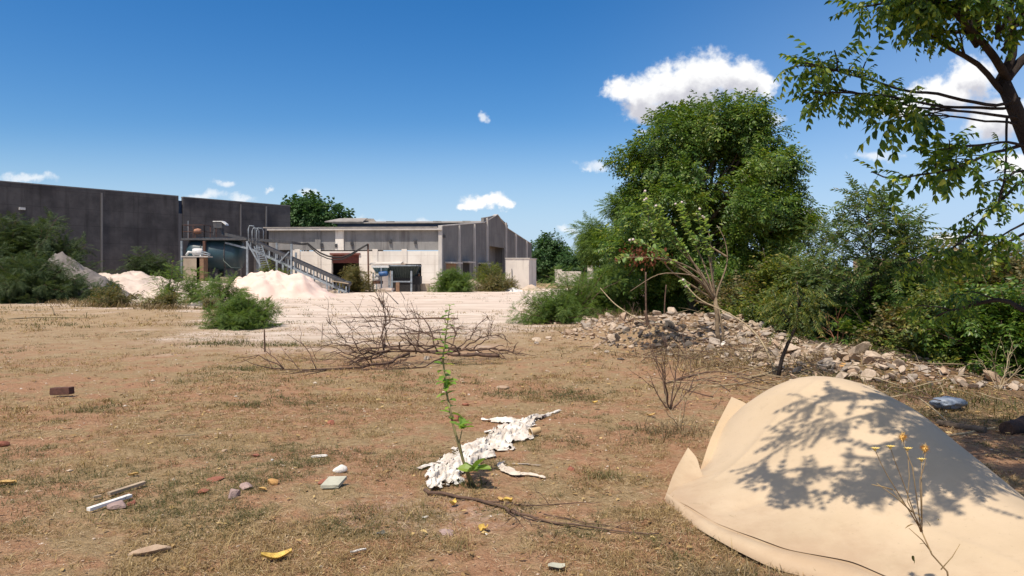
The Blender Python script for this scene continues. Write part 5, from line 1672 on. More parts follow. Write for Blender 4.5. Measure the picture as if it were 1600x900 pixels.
# --- milkweed seedling in the centre foreground
def seedling():
    rng = np.random.default_rng(131)
    b = G(737, 762, -.02); Z = b[1]
    t = thing("milkweed_seedling", "tall thin leafy milkweed seedling growing through the white cloth", "plant", b)
    mb, ml, my = MB(), MB(), MB()
    p1 = np.array([b, P(722, 715, Z), P(708, 665, Z), P(697, 610, Z + .02), P(692, 560, Z + .05), P(697, 520, Z + .06), P(703, 478, Z + .08)])
    mb.tube(p1, [.011, .010, .009, .008, .007, .005, .003], 6)
    p2 = np.array([b + (.03, 0, 0), P(726, 725, Z - .05), P(716, 690, Z - .05), P(706, 655, Z - .03), P(699, 615, Z)])
    mb.tube(p2, [.009, .008, .007, .006, .004], 6)
    p3 = np.array([P(724, 718, Z - .05), P(718, 690, Z - .06), P(722, 672, Z - .08)]); mb.tube(p3, [.006, .005, .003], 5)
    for u in np.linspace(.36, 1.0, 22):
        k = min(int(u * 6), 5); q = p1[k] + (p1[k + 1] - p1[k]) * (u * 6 - k)
        a = u * 40
        for s in (0, PI):
            d = np.array([math.cos(a + s), math.sin(a + s), rng.uniform(-.1, .7)])
            scatter(ml, simple_leaf(.085, .045, .3), q[None], d[None], np.array([rng.uniform(.65, 1.15) * (1 if u < .8 else .75)]), rng=rng)
    for c, n, s in ((P(722, 668, Z - .08), 9, 1.0), (P(742, 735, Z - .1), 6, 1.5), (P(697, 600, Z), 8, .9)):
        scatter(ml, simple_leaf(.09, .055, .25), np.repeat(c[None], n, 0) + rng.normal(0, .012, (n, 3)), sphere_dirs(n, rng) * (1, 1, .5) + (0, 0, .5), s * rng.uniform(.7, 1.1, n), rng=rng)
    mb.build("stem", GREENTWIG, t); ml.build("foliage", LEAF['seed'], t)


seedling()


# --- thistles in front of the cream sheet
def thistle():
    rng = np.random.default_rng(141)
    b = np.array([1.98, 3.25, gz(1.98, 3.25) - .02])
    t = thing("thistle_plant", "dry thistle with orange yellow spiky heads standing in front of the cream sheet", "plant", b)
    mb, ml = MB(), MB()
    Z = 3.25
    fork = P(1440, 830, Z)
    mb.tube(np.array([b, P(1480, 893, Z), P(1456, 866, Z), fork]), [.0045, .004, .0036, .003], 5)
    heads = [(1410, 684), (1391, 699), (1418, 702), (1445, 702), (1440, 719), (1367, 702)]
    for i, (x, y) in enumerate(heads):
        e = P(x, y, Z + rng.uniform(-.08, .08))
        m = P((x * .55 + 1425 * .45 + rng.uniform(-9, 9)), (y + 815) / 2 + rng.uniform(-20, 25), Z); m2 = m * .45 + e * .55 + rng.normal(0, .008, 3)
        mb.tube(np.array([fork + rng.normal(0, .004, 3), m, m2, e]), [.0024, .002, .0017, .0014], 5)
        hb = MB(); r = .017
        if i in (0, 3):
            hb.lathe(e, [(.002, -.012), (r * .7, -.006), (r * .6, .008), (.002, .012)], 10)
            for d in sphere_dirs(90, rng):
                d = norm(d + (0, 0, .45)); s = norm(np.cross(d, (0.3, .5, .8)))
                hb.add([e + d * .006 + s * .0022, e + d * .006 - s * .0022, e + d * rng.uniform(.02, .034)], [(0, 1, 2)])
            hb.build("flower_head", plain("orange_spikes", (.62, .36, .10), (.74, .50, .17), 60, .7, 0), t)
        else:
            for a in np.linspace(0, 2 * PI, 12)[:-1]:
                d = np.array([math.cos(a), math.sin(a) * .6, .35]); s = norm(np.cross(d, (0, 0, 1.0)))
                hb.add([e, e + d * .012 + s * .006, e + d * .024, e + d * .012 - s * .006], [(0, 1, 2, 3)])
            hb.lathe(e, [(.002, -.008), (.008, 0), (.002, .008)], 8)
            hb.build("flower_head", plain("pale_yellow_petal", (.78, .62, .22), (.70, .50, .14), 40, .7, 0), t)
    for x0, y0, x1, y1 in ((1440, 830, 1395, 765), (1425, 800, 1370, 755), (1470, 890, 1500, 850), (1395, 765, 1362, 757), (1455, 862, 1420, 825)):
        mb.tube(np.array([P(x0, y0, Z), P((x0 + x1) / 2 + 3, (y0 + y1) / 2, Z), P(x1, y1, Z)]), [.003, .0025, .0015], 4)
    n = 7
    scatter(ml, simple_leaf(.05, .015), np.array([P(1440 + rng.uniform(-15, 30), 820 + rng.uniform(-20, 60), Z) for _ in range(n)]), sphere_dirs(n, rng), rng.uniform(.5, 1, n), rng=rng)
    mb.build("stem", plain("tan_stem", (.36, .26, .13), (.28, .19, .10), 20, .8, 0), t); ml.build("foliage", LEAF['olive'], t)


thistle()

# ------------------------------------------------------------------ the cream sheet
def rbf(cx, cy, cz):
    """smooth height field through control points"""
    pts = np.stack([cx, cy], 1); n = len(pts)
    def U(r): return np.where(r > 1e-9, r ** 2 * np.log(np.maximum(r, 1e-9)), 0)
    K = U(np.linalg.norm(pts[:, None] - pts[None], axis=2)) + np.eye(n) * .003
    Pm = np.concatenate([np.ones((n, 1)), pts], 1)
    A = np.block([[K, Pm], [Pm.T, np.zeros((3, 3))]])
    s = np.linalg.solve(A, np.concatenate([cz, np.zeros(3)]))
    def f(x, y):
        q = np.stack([np.ravel(x), np.ravel(y)], 1)
        r = np.linalg.norm(q[:, None] - pts[None], axis=2)
        return (U(r) @ s[:n] + s[n] + q @ s[n + 1:]).reshape(np.shape(x))
    return f


def resample(pts, n):
    p = np.asarray(pts, float)
    d = np.concatenate([[0], np.cumsum(np.linalg.norm(np.diff(p, axis=0), axis=1))])
    s = np.linspace(0, d[-1], n)
    q = np.stack([np.interp(s, d, p[:, i]) for i in range(p.shape[1])], 1)
    for _ in range(4): q[1:-1] = (q[:-2] + 2 * q[1:-1] + q[2:]) / 4
    return q


def build_sheet():
    A, B, C, D = (1.06, 4.98), (1.80, 6.45), (3.05, 6.75), (3.15, 2.3)
    front = [D, (2.5, 2.75), (2.05, 3.25), (1.78, 3.84), (1.50, 4.02), (1.24, 4.42), A]
    left = [A, (1.26, 5.32), (1.5, 5.75), (1.66, 6.1), B]
    back = [B, (2.2, 6.75), (2.6, 6.85), C]
    right = [D, (3.22, 3.4), (3.32, 4.4), (3.40, 5.4), C]
    n = 130
    e0, e1 = resample(front[::-1], n), resample(back, n)      # A->D , B->C
    l0, l1 = resample(left, n), resample(right, n)            # A->B , D->C
    u = np.linspace(0, 1, n)[:, None, None]; v = np.linspace(0, 1, n)[None, :, None]
    e0b, e1b, l0b, l1b = e0[:, None], e1[:, None], l0[None], l1[None]
    XY = (1 - v) * e0b + v * e1b + (1 - u) * l0b + u * l1b - ((1 - u) * (1 - v) * e0[0] + u * (1 - v) * e0[-1] + (1 - u) * v * e1[0] + u * v * e1[-1])
    ctrl = [(2.52, 5.85, .74), (2.30, 6.0, .70), (2.75, 5.7, .70), (2.9, 5.2, .57), (2.82, 4.5, .40), (2.72, 3.8, .28), (2.85, 3.0, .20), (2.3, 5.2, .55), (2.0, 5.5, .46), (1.75, 5.2, .24), (2.0, 4.5, .22), (1.6, 4.5, .10), (2.3, 3.9, .18), (2.35, 4.5, .32), (1.95, 6.0, .50), (2.6, 6.4, .5)]
    for q in front: ctrl.append((*q, .05))
    for q in left[:3]: ctrl.append((*q, .05))
    ctrl += [(1.66, 6.1, .18), (1.80, 6.45, .18), (2.2, 6.75, .12), (2.6, 6.85, .1), (3.05, 6.75, .03), (3.40, 5.4, .03), (3.32, 4.4, .02), (3.22, 3.4, .02)]
    c = np.array(ctrl); f = rbf(c[:, 0], c[:, 1], c[:, 2])
    X, Y = XY[..., 0], XY[..., 1]
    Z = f(X, Y) + (fbm2(X, Y, 1.6, 3) - .5) * .03 + (fbm2(X, Y, 5, 2) - .5) * .006
    for (x0, y0, x1, y1, h, w) in ((1.35, 5.1, 2.4, 5.75, .016, .035), (1.3, 4.6, 2.5, 4.75, -.012, .03), (1.7, 4.0, 2.35, 5.1, .014, .03), (2.0, 3.7, 2.75, 4.4, -.012, .03), (2.45, 3.0, 2.2, 4.3, .012, .03), (1.9, 6.2, 2.3, 5.2, .014, .03), (2.6, 6.3, 2.75, 4.9, -.012, .03)):
        ax, ay = x1 - x0, y1 - y0; L = math.hypot(ax, ay)
        u_ = ((X - x0) * ax + (Y - y0) * ay) / L ** 2; d_ = ((X - x0) * ay - (Y - y0) * ax) / L + .03 * np.sin(u_ * 5 + x0 * 9)
        Z = Z + h * np.exp(-np.abs(d_) / w) * sstep(u_, -.1, .15) * sstep(u_, 1.1, .8)
    Z = np.maximum(Z, .02)
    loc = (2.2, 4.8, 0)
    mat, t, b, out = new_mat("cream_sheet")
    pos = t.n('ShaderNodeNewGeometry').outputs['Position']
    base = t.mix(t.step(t.noise(pos, 1.3, 6, 0.6), .38, .66), (.56, .435, .295), (.50, .385, .255))
    base = t.mix(t.m('MULTIPLY', t.step(t.noise(pos, 7.0, 6, 0.7), .56, .75), .35), base, (.38, .285, .18))
    base = t.mix(t.m('MULTIPLY', t.step(t.noise(t.v('MULTIPLY', pos, (1, 1, 3)), 40.0, 3, 0.7), .62, .72), .4), base, (.34, .26, .17))
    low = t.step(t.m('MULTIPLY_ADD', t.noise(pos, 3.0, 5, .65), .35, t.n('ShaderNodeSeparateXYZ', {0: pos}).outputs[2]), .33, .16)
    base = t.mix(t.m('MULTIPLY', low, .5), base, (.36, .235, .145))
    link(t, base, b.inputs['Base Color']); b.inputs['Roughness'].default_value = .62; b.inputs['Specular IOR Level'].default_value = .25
    bn = t.n('ShaderNodeBump', {'Strength': .25, 'Distance': .02, 'Height': t.noise(pos, 5.0, 5, .6)}); link(t, bn.outputs[0], b.inputs['Normal'])
    root = thing("cream_sheet", "big cream plastic sheet draped in a hump with curled torn edges", "plastic sheet", loc)
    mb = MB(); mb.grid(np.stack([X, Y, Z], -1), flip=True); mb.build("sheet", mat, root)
    # torn curled flaps on the left edge
    def flap(base0, base1, tip, bulge, n=14):
        g = np.zeros((n, n, 3)); b0, b1, tp = map(lambda q: np.array(q, float), (base0, base1, tip))
        for i, a in enumerate(np.linspace(0, 1, n)):
            for j, s in enumerate(np.linspace(0, 1, n)):
                w = 1 - a ** 1.3
                q = b0 + (b1 - b0) * (.5 + (s - .5) * w) * 1.0
                q = b0 * (1 - s) + b1 * s
                wid = (1 - a ** 1.6) * (1 + .06 * math.sin(7 * a + 3)); q = (b0 + b1) / 2 * (1 - a) + tp * a + (q - (b0 + b1) / 2) * wid
                q = q + np.array(bulge) * math.sin(PI * a) * (1 - (2 * s - 1) ** 2 * .6)
                g[i, j] = q
        mb = MB(); mb.grid(g); mb.build("torn_flap", mat, root)
    flap(P(1088, 752, 5.55), P(1186, 662, 6.25), P(1143, 620, 6.4), (-.02, -.04, -.03))
    flap(P(1036, 786, 5.0), P(1098, 744, 5.35), P(1075, 699, 5.6), (-.02, -.03, -.02))
    flap(P(1170, 652, 6.2), P(1206, 652, 6.35), P(1186, 634, 6.3), (0, -.03, 0))
    # folded hem along the front, lying lower than the sheet
    e = resample(front[1:][::-1], 60)[:, :2]
    inn = e + norm(np.array([.75, .66])) * .035
    outw = np.array([-.68, -.73])
    wd = np.interp(np.linspace(0, 1, 60), [0, .08, .3, .62, .74, .78, 1.0], [.03, .10, .19, .17, .12, .08, .02])[:, None]
    rows = []
    for k, (fr, z) in enumerate(((-.3, .05), (0.0, .044), (.12, .042), (.4, .062), (.7, .055), (.95, .03), (1.0, .006))):
        q = e + outw * wd * fr + (np.sin(np.linspace(0, 9, 60))[:, None] * .012 * fr)
        zz = z + .012 * np.sin(np.linspace(0, 14, 60) + k * .7) * (.2 + fr) + np.array([gz(*p) for p in q]) * .3
        rows.append(np.concatenate([q, zz[:, None]], 1))
    mb = MB(); mb.grid(np.array(rows), flip=True); mb.build("folded_hem", mat, root)


build_sheet()


# ------------------------------------------------------------------ stones
def ico(sub):
    import bmesh
    bm = bmesh.new(); bmesh.ops.create_icosphere(bm, subdivisions=sub, radius=1.0)
    v = np.array([q.co[:] for q in bm.verts]); f = np.array([[q.index for q in p.verts] for p in bm.faces]); bm.free()
    return v, f


ICO = {2: ico(2), 3: ico(3)}


def rock_shape(rng, sub=2, s=(1, .8, .6), cuts=12, rough=.08, deep=.45):
    v, f = ICO[sub]; v = v.copy()
    for d in sphere_dirs(cuts, rng):
        k = rng.uniform(deep, deep + .4); e = v @ d - k
        v = v - np.maximum(e, 0)[:, None] * d
    v = v * (1 + (vnoise(v * 2.3 + rng.uniform(0, 50)) - .5)[:, None] * rough * 2)
    return v * np.array(s), f


STONE = dict(
    pale=plain("pale_limestone", (.54, .43, .33), (.38, .295, .22), 9, .95, .5),
    grey=plain("grey_stone", (.40, .335, .275), (.29, .24, .195), 9, .95, .5),
    tan=plain("tan_stone", (.46, .34, .24), (.36, .25, .17), 9, .95, .5),
    dark=plain("dark_stone", (.085, .07, .062), (.14, .12, .10), 9, .95, .5),
    red=plain("red_brick_stone", (.34, .135, .085), (.26, .10, .065), 14, .95, .5),
    mauve=plain("mauve_stone", (.40, .29, .255), (.31, .22, .20), 12, .95, .5),
    ochre=plain("ochre_stone", (.52, .30, .11), (.42, .23, .09), 14, .9, .5),
    white=plain("white_plaster_chip", (.78, .74, .68), (.66, .62, .56), 14, .9, .3),
)


def one_rock(name, label, cat, pos, size, mat, seed, sub=3, rz=0.0, sink=.3, cuts=12, rough=.06, group=None):
    rng = np.random.default_rng(seed)
    v, f = rock_shape(rng, sub, np.array(size) / 2, cuts, rough)
    c, s = math.cos(rz), math.sin(rz)
    v = np.stack([v[:, 0] * c - v[:, 1] * s, v[:, 0] * s + v[:, 1] * c, v[:, 2]], 1)
    pos = np.asarray(pos, float) + (0, 0, size[2] * (.5 - sink) * .8)
    mb = MB(); mb.add(v + pos, f)
    return tag(mb.build(name, mat, loc=pos), label, cat, group)


def rubble():
    rng = np.random.default_rng(151)
    mats = [STONE['pale'], STONE['pale'], STONE['grey'], STONE['tan'], STONE['mauve']]
    protos = {}
    for mi, mk in enumerate(('pale', 'grey', 'tan', 'dark')):
        for k in range(4):
            v, f = rock_shape(rng, 3, (.62, .62 * rng.uniform(.5, .9), .62 * rng.uniform(.3, .65)), 8, .05, deep=.3)
            mb = MB(); mb.add(v, f)
            o = mb.build("rubble_stone", STONE[mk]); protos.setdefault(mk, []).append(o.data)
            bpy.data.objects.remove(o)
    pts = []
    tot = np.array([r[2] * r[3] for r in RUB]); pick = rng.choice(len(RUB), 4600, p=tot / tot.sum())
    for i in pick:
        cx, cy, rx, ry, h = RUB[i]
        r = rng.uniform(0, 1) ** .5 * (1.05 if rng.uniform() < .9 else 1.5); a = rng.uniform(0, 2 * PI)
        pts.append((cx + math.cos(a) * r * rx, cy + math.sin(a) * r * ry, i))
    siz = rng.lognormal(math.log(.082), .55, len(pts)); siz = np.clip(siz, .04, .42)
    pts = np.array(pts)
    z = gh(pts[:, 0], pts[:, 1])
    order = np.argsort(-(siz / pts[:, 1]))
    bulk = {k: MB() for k in ('pale', 'grey', 'tan', 'dark')}
    for n, j in enumerate(order):
        x, y, s = pts[j, 0], pts[j, 1], siz[j]
        darkzone = (x - 2.9) ** 2 / .8 + (y - 15.6) ** 2 / 1.6 < 1  # stones in this patch mostly take the darker colour
        mk = 'dark' if darkzone and rng.uniform() < .65 else rng.choice(['pale', 'pale', 'grey', 'tan'])
        me = protos[mk][rng.integers(4)]
        rot = rng.uniform(0, 2 * PI, 3) * (.15, .15, 1)
        zz = z[j] + s * rng.uniform(.12, .35)
        if n < 290:
            o = bpy.data.objects.new("rubble_stone", me); COL.objects.link(o)
            o.location = (x, y, zz); o.rotation_euler = rot; o.scale = (s, s, s)
            front = "in the strip behind the cream sheet" if y < 14 else ("at the dark front corner of the bank" if darkzone else "in the bank under the milkweed shrub")
            nm = dict(pale="pale angular broken stone", grey="grey angular broken stone", tan="tan angular broken stone", dark="dark angular stone")[mk]
            tag(o, f"{nm} lying {front}", "stone", f"{nm}s {front}")
        else:
            nv = len(me.vertices); V = np.zeros(nv * 3); me.vertices.foreach_get('co', V); V = V.reshape(-1, 3) * s
            c, q = math.cos(rot[2]), math.sin(rot[2])
            V = np.stack([V[:, 0] * c - V[:, 1] * q, V[:, 0] * q + V[:, 1] * c, V[:, 2]], 1) + (x, y, zz)
            Fi = np.zeros(len(me.polygons) * 3, int); me.loops.foreach_get('vertex_index', Fi)
            bulk[mk].add(V, Fi.reshape(-1, 3))
    allmb = MB()
    for i, mk in enumerate(('pale', 'grey', 'tan', 'dark')):
        b = bulk[mk]
        if b.v:
            allmb.add(np.concatenate(b.v), np.concatenate([q for q, _, _ in b.f]), i)
    o = allmb.build("rubble", [STONE[k] for k in ('pale', 'grey', 'tan', 'dark')])
    setting(o, 'stuff', "bank of small broken stones along the scrub edge"); o['category'] = "rubble"


rubble()

# ------------------------------------------------------------------ single stones, bricks and litter, each placed from the photograph
ROCKS = [  # px, py, (l, w, h), material, label
    (100, 622, (.20, .10, .04), 'tan', "thin tan brick chip in front of the lone dark red brick"),
    (4, 697, (.12, .1, .08), 'red', "dark red stone cut by the left picture edge"),
    (183, 795, (.16, .12, .10), 'mauve', "mauve grey stone lying on the white batten"),
    (206, 790, (.10, .08, .06), 'red', "crumbly red brick bit next to the stone on the batten"),
    (365, 782, (.13, .11, .10), 'mauve', "mauve stone, nearer one of a touching pair"),
    (386, 769, (.12, .10, .09), 'mauve', "mauve stone, farther one of a touching pair"),
    (428, 762, (.12, .09, .08), 'ochre', "ochre yellow stone right of the mauve pair"),
    (238, 862, (.26, .10, .07), 'tan', "brown elongated clod near the bottom left"),
    (400, 714, (.10, .08, .05), 'red', "flat red brick piece above the mauve pair"),
    (318, 775, (.14, .10, .04), 'red', "flat crumbled red patch stone left of the mauve pair"),
    (335, 758, (.16, .12, .04), 'red', "broad flat reddish stone behind the crumbled patch"),
    (518, 663, (.10, .09, .07), 'red', "dark red stone left of the seedling"),
    (712, 655, (.14, .12, .12), 'red', "dark reddish stone just behind the seedling stem"),
    (728, 631, (.10, .07, .05), 'red', "small red stone behind the reddish one at the seedling"),
    (505, 758, (.14, .08, .05), 'red', "red brick chip beneath the grey tile piece"),
    (783, 606, (.26, .18, .06), 'tan', "flat tan stone half buried behind the white cloth"),
    (668, 563, (.20, .14, .1), 'grey', "grey stone under the tangled dead branch"),
    (858, 528, (.22, .16, .12), 'pale', "pale stone, left of three on the field by the rubble"),
    (855, 527, (.12, .10, .08), 'pale', "small pale chip touching the left field stone"),
    (860, 531, (.18, .14, .07), 'tan', "flat tan stone in front of the left field stone"),
    (855, 580, (.12, .08, .05), 'pale', "small pale stone in mid field right of the dead branches"),
    (970, 562, (.3, .16, .07), 'dark', "dark flat stone at the left front of the rubble"),
    (930, 590, (.12, .1, .05), 'tan', "tan stone in the field below the rubble corner"),
    (893, 736, (.09, .07, .05), 'red', "small red brick chip right of the torn cloth scrap"),
    (1240, 598, (.34, .26, .16), 'pale', "large pale block at the left end of the strip behind the sheet"),
    (1318, 583, (.28, .18, .12), 'ochre', "orange brick stone directly behind the top of the sheet"),
    (1360, 606, (.36, .2, .08), 'pale', "flat pale slab right behind the sheet"),
    (1385, 575, (.34, .24, .12), 'pale', "pale flat rock in the middle of the strip behind the sheet"),
    (1440, 565, (.4, .26, .12), 'pale', "bright pale slab at the right of the rubble strip"),
    (1130, 548, (.18, .16, .14), 'white', "whitish square stone at the foot of the milkweed shrub"),
    (760, 838, (.03, .02, .015), 'white', "tiny white chip near the yellow leaf in front"),
    (666, 809, (.06, .04, .02), 'white', "small white plaster chip left of the thin branch"),
    (700, 835, (.16, .10, .03), 'mauve', "flat pinkish powdery lump left of the yellow leaf"),
    (350, 706, (.06, .04, .03), 'tan', "little tan stone in the left mid grass"),
    (425, 720, (.03, .03, .02), 'white', "tiny white chip beside the flat red brick piece"),
    (590, 640, (.05, .04, .03), 'pale', "tiny pale stone left of the seedling top leaves"),
    (640, 633, (.06, .05, .02), 'ochre', "small yellow chip behind the cloth left of the seedling"),
    (930, 553, (.12, .1, .06), 'pale', "pale stone on the field edge near the thin sapling"),
    (785, 524, (.14, .1, .06), 'grey', "grey stone at the right end of the dead branches"),
    (745, 552, (.16, .12, .06), 'pale', "pale stone by the second dead branch"),
]
for i, (px, py, sz, mk, lab) in enumerate(ROCKS):
    one_rock("brick" if "red brick lying" in lab else "stone", lab, "brick" if "red brick lying" in lab else "stone", G(px, py), sz, STONE[mk], 300 + i, 3, rz=.45 if px == 238 else ((i * 1.7) % 3 - 1.2 if i != 0 else .1), cuts=14)


def curled(name, label, cat, c, L, W, rz, mat, curl=.03, seed=0, thick=.0, tilt=0.0, nx=12, ny=7, taper=.6):
    """small curled flat piece (leaf, paper, chip)"""
    rng = np.random.default_rng(seed)
    u = np.linspace(-1, 1, nx)[:, None]; v = np.linspace(-1, 1, ny)[None]
    wid = W / 2 * (1 - taper * np.abs(u) ** 2)
    X = u * L / 2 + 0 * v; Y = v * wid
    Z = curl * (v ** 2 + .5 * u ** 2) + .3 * curl * np.sin(3 * u + seed) + tilt * v * wid
    cc, s = math.cos(rz), math.sin(rz)
    g = np.stack([X * cc - Y * s + c[0], X * s + Y * cc + c[1], Z - Z.min() + c[2] + .012], -1)
    mb = MB(); mb.grid(g)
    if thick: mb.grid(g - (0, 0, thick), flip=True)
    return tag(mb.build(name, mat, loc=c), label, cat)


YEL = plain("yellow_dead_leaf", (.70, .50, .12), (.50, .32, .08), 40, .6, .1)
OCH = plain("tan_dead_leaf", (.55, .36, .13), (.44, .28, .10), 25, .7, .1)
PAP = plain("white_scrap", (.80, .77, .72), (.68, .65, .60), 25, .8, .1)
GREYT = plain("grey_green_tile", (.46, .45, .36), (.38, .37, .30), 12, .8, .2)
for px, py, L, W, rz, mt, lab, cv in ((432, 874, .16, .075, .35, YEL, "big yellow dead leaf at the bottom left", .02), (8, 758, .14, .06, .3, OCH, "tan dead leaf at the left picture edge", .02),
                                      (755, 833, .075, .06, 1.2, YEL, "bright yellow leaf in front of the thin branch", .02), (708, 792, .06, .045, .8, YEL, "yellow leaf lying behind the thin branch", .02),
                                      (794, 788, .06, .05, .2, YEL, "pair-sided yellow leaf resting on the thin branch", .02), (782, 787, .05, .04, -.5, OCH, "pale tan leaf beside the leaf on the branch", .015),
                                      (208, 747, .07, .03, .4, OCH, "small pale curled leaf behind the tan batten", .015), (410, 773, .06, .03, -.3, OCH, "small ochre leaf between mauve pair and ochre stone", .015),
                                      (930, 632, .07, .05, .2, YEL, "small yellow leaf right of the white cloth top", .015), (1017, 651, .1, .05, .2, OCH, "yellowish scrap near the bare dark stemmed shrub", .015),
                                      (560, 868, .09, .018, .5, PAP, "thin white curved sliver near the bottom centre left", .01), (870, 893, .09, .07, .1, GREYT, "grey square scrap cut by the bottom edge", .01),
                                      (595, 840, .06, .05, .8, plain("dark_grey_scrap", (.12, .12, .11), (.09, .09, .085), 20, .8, .1), "dark grey scrap of sheet left of the plaster chip", .01)):
    curled("dead_leaf" if "leaf" in lab else "scrap", lab, "leaf" if "leaf" in lab else "scrap", G(px, py), L, W, rz, mt, cv, seed=px)

# battens
for (a, b, w, h, mt, lab) in (((170, 779), (226, 763), .035, .02, M['wood'], "tan wooden batten lying behind the white one"), ((138, 803), (204, 782), .035, .02, PAP, "white batten pinned under the mauve grey stone"),
                              ((146, 783), (158, 781), .02, .012, M['wood'], "short wood splinter at the end of the tan batten"), ((275, 690), (305, 687), .012, .01, PALETWIG, "thin pale curved stalk lying in the left grass")):
    p, q = G(*a, .03), G(*b, .03)
    mb = MB(); mb.bar(p, q, w, h); tag(mb.build("batten", mt, loc=(p + q) / 2), lab, "batten" if "batten" in lab else "stick")


def build_brick():
    c = G(97, 622); rng = np.random.default_rng(77)
    k = np.array([(-.13, -.055, .03), (.125, -.06, .04), (.13, .055, .035), (-.125, .06, .03), (-.128, -.05, .12), (.12, -.055, .13), (.125, .05, .128), (-.12, .055, .118)])
    mb = MB(); mb.add(k + c, [(0, 3, 2, 1), (4, 5, 6, 7), (0, 1, 5, 4), (1, 2, 6, 5), (2, 3, 7, 6), (3, 0, 4, 7)])
    o = mb.build("brick", plain("shade_darkened_brick", (.14, .068, .052), (.10, .05, .04), 18, .95, .6), loc=c)  # brick colour darkened to carry the shade of its front face
    bv = o.modifiers.new("bevel", 'BEVEL'); bv.width = .008; bv.segments = 2
    tag(o, "dark red brick lying alone on the grass at the left", "brick")


build_brick()


def build_tile():
    c = G(520, 768)
    mb = MB(); k = .055
    a = np.array([(-.075, -.05, .028), (.055, -.06, .034), (.085, .07, .062), (-.045, .075, .058)])
    lo = a - (0, 0, .022); g = np.concatenate([lo, a]) + c
    mb.add(g, [(0, 3, 2, 1), (4, 5, 6, 7), (0, 1, 5, 4), (1, 2, 6, 5), (2, 3, 7, 6), (3, 0, 4, 7)])
    tag(mb.build("tile_piece", GREYT, loc=c), "grey green broken tile piece lying left of the white cloth", "tile")
    one_rock("plaster_lump", "smooth white plaster lump behind the grey green tile", "plaster lump", G(530, 738), (.13, .10, .08), STONE['white'], 401, 3, .3, .25, 6, .03)
    one_rock("plaster_chip", "flat white chip behind the plaster lump", "plaster chip", G(499, 715), (.14, .05, .035), STONE['white'], 402, 3, .35, .2, 9, .05)


build_tile()


def build_cup():
    c = G(837, 684)
    t = thing("paper_cup", "small brown paper cup lying on its side right of the white cloth", "cup", c)
    ax = norm(np.array([.85, .45, .12])); r = .038
    mb = MB(); p0 = c + (-.05, -.02, .045)
    mb.lathe(p0, [(r, 0), (r * 1.0, .004), (r * .8, .10), (r * .78, .104), (.002, .104)], 20, ax=ax); mb.lathe(p0, [(r * .93, .002), (r * .74, .098), (.002, .098)], 20, ax=ax)
    mb.build("cup_body", plain("tan_paper_cup", (.60, .43, .24), (.50, .35, .19), 14, .6, .05), t)
    mb = MB(); mb.lathe(p0, [(r * 1.0, -.004), (r * 1.08, 0), (r * 1.0, .004), (r * .93, 0), (r * 1.0, -.004)], 20, ax=ax); mb.build("rim", plain("pale_cup_rim", (.75, .66, .52), (.66, .57, .44), 14, .6, 0), t)


build_cup()


# ------------------------------------------------------------------ crumpled white cloth
def cloth(name, label, poly, seed, mat, hmax=.06, grow=1.0):
    """crumpled rag: strip along a spine of (px, py, width m)"""
    rng = np.random.default_rng(seed)
    sp = np.array([G(x, y)[:2] for x, y, _ in poly]); wd = np.array([w for _, _, w in poly])
    n, m = 150, 46
    d = np.concatenate([[0], np.cumsum(np.linalg.norm(np.diff(sp, axis=0), axis=1))]); s = np.linspace(0, d[-1], n)
    c = np.stack([np.interp(s, d, sp[:, i]) for i in range(2)], 1)
    for _ in range(6): c[1:-1] = (c[:-2] + 2 * c[1:-1] + c[2:]) / 4
    w = np.interp(s, d, wd)
    tg = norm(np.gradient(c, axis=0)); nr = np.stack([-tg[:, 1], tg[:, 0]], 1)
    v = np.linspace(-1, 1, m)
    edge = 1 + .85 * (fbm(np.stack([s * 7, np.zeros(n), np.full(n, seed)], 1), 3) - .5) * 2
    edge2 = 1 + .85 * (fbm(np.stack([s * 7, np.ones(n) * 5, np.full(n, seed)], 1), 3) - .5) * 2
    ww = np.where(v[None] > 0, edge[:, None], edge2[:, None]) * w[:, None] / 2
    X = c[:, 0, None] + nr[:, 0, None] * v[None] * ww; Y = c[:, 1, None] + nr[:, 1, None] * v[None] * ww
    # crumpled film: sharp ridges in two scales, pulled along the spine
    q = np.stack([(s[:, None] * 5 + 0 * v[None]).ravel(), (v[None] * ww * 13 + 0 * s[:, None]).ravel(), np.full(n * m, seed * 1.0)], 1)
    wq = fbm(q * .8 + 40, 3)[:, None] - .5; q = q + wq * 1.6
    r1 = 1 - np.abs(fbm(q, 2) * 2 - 1) * 1.8; q2 = q * 2.7 + 9; r2 = 1 - np.abs(fbm(q2, 2) * 2 - 1) * 1.8
    Z = (np.maximum(r1, 0) ** 2 * .75 + np.maximum(r2, 0) ** 2 * .4).reshape(n, m)
    prof = (1 - np.abs(v[None]) ** 6) * .92 + .08
    Z = hmax * Z * prof * np.minimum(1, w[:, None] / .16) + .014
    Z = Z + gh(X, Y)
    X = X + .018 * (r2.reshape(n, m) - .6); Y = Y + .018 * (r1.reshape(n, m) - .6)
    mb = MB(); mb.grid(np.stack([X, Y, Z], -1))
    # tears and holes, mostly towards the edges
    hol = fbm(np.stack([(s[:, None] * 22 + 0 * v[None]).ravel(), (v[None] * ww * 40 + 0 * s[:, None]).ravel(), np.full(n * m, seed + .5)], 1), 3).reshape(n, m)
    lim = .80 - .30 * np.abs(v[None]) ** 2
    keep = (hol < lim)[:-1, :-1].ravel()
    q_, mi_, sm_ = mb.f[0]; mb.f[0] = (q_[keep], mi_, sm_)
    cc = G(poly[len(poly) // 2][0], poly[len(poly) // 2][1])
    return tag(mb.build(name, mat, loc=cc), label, "cloth")


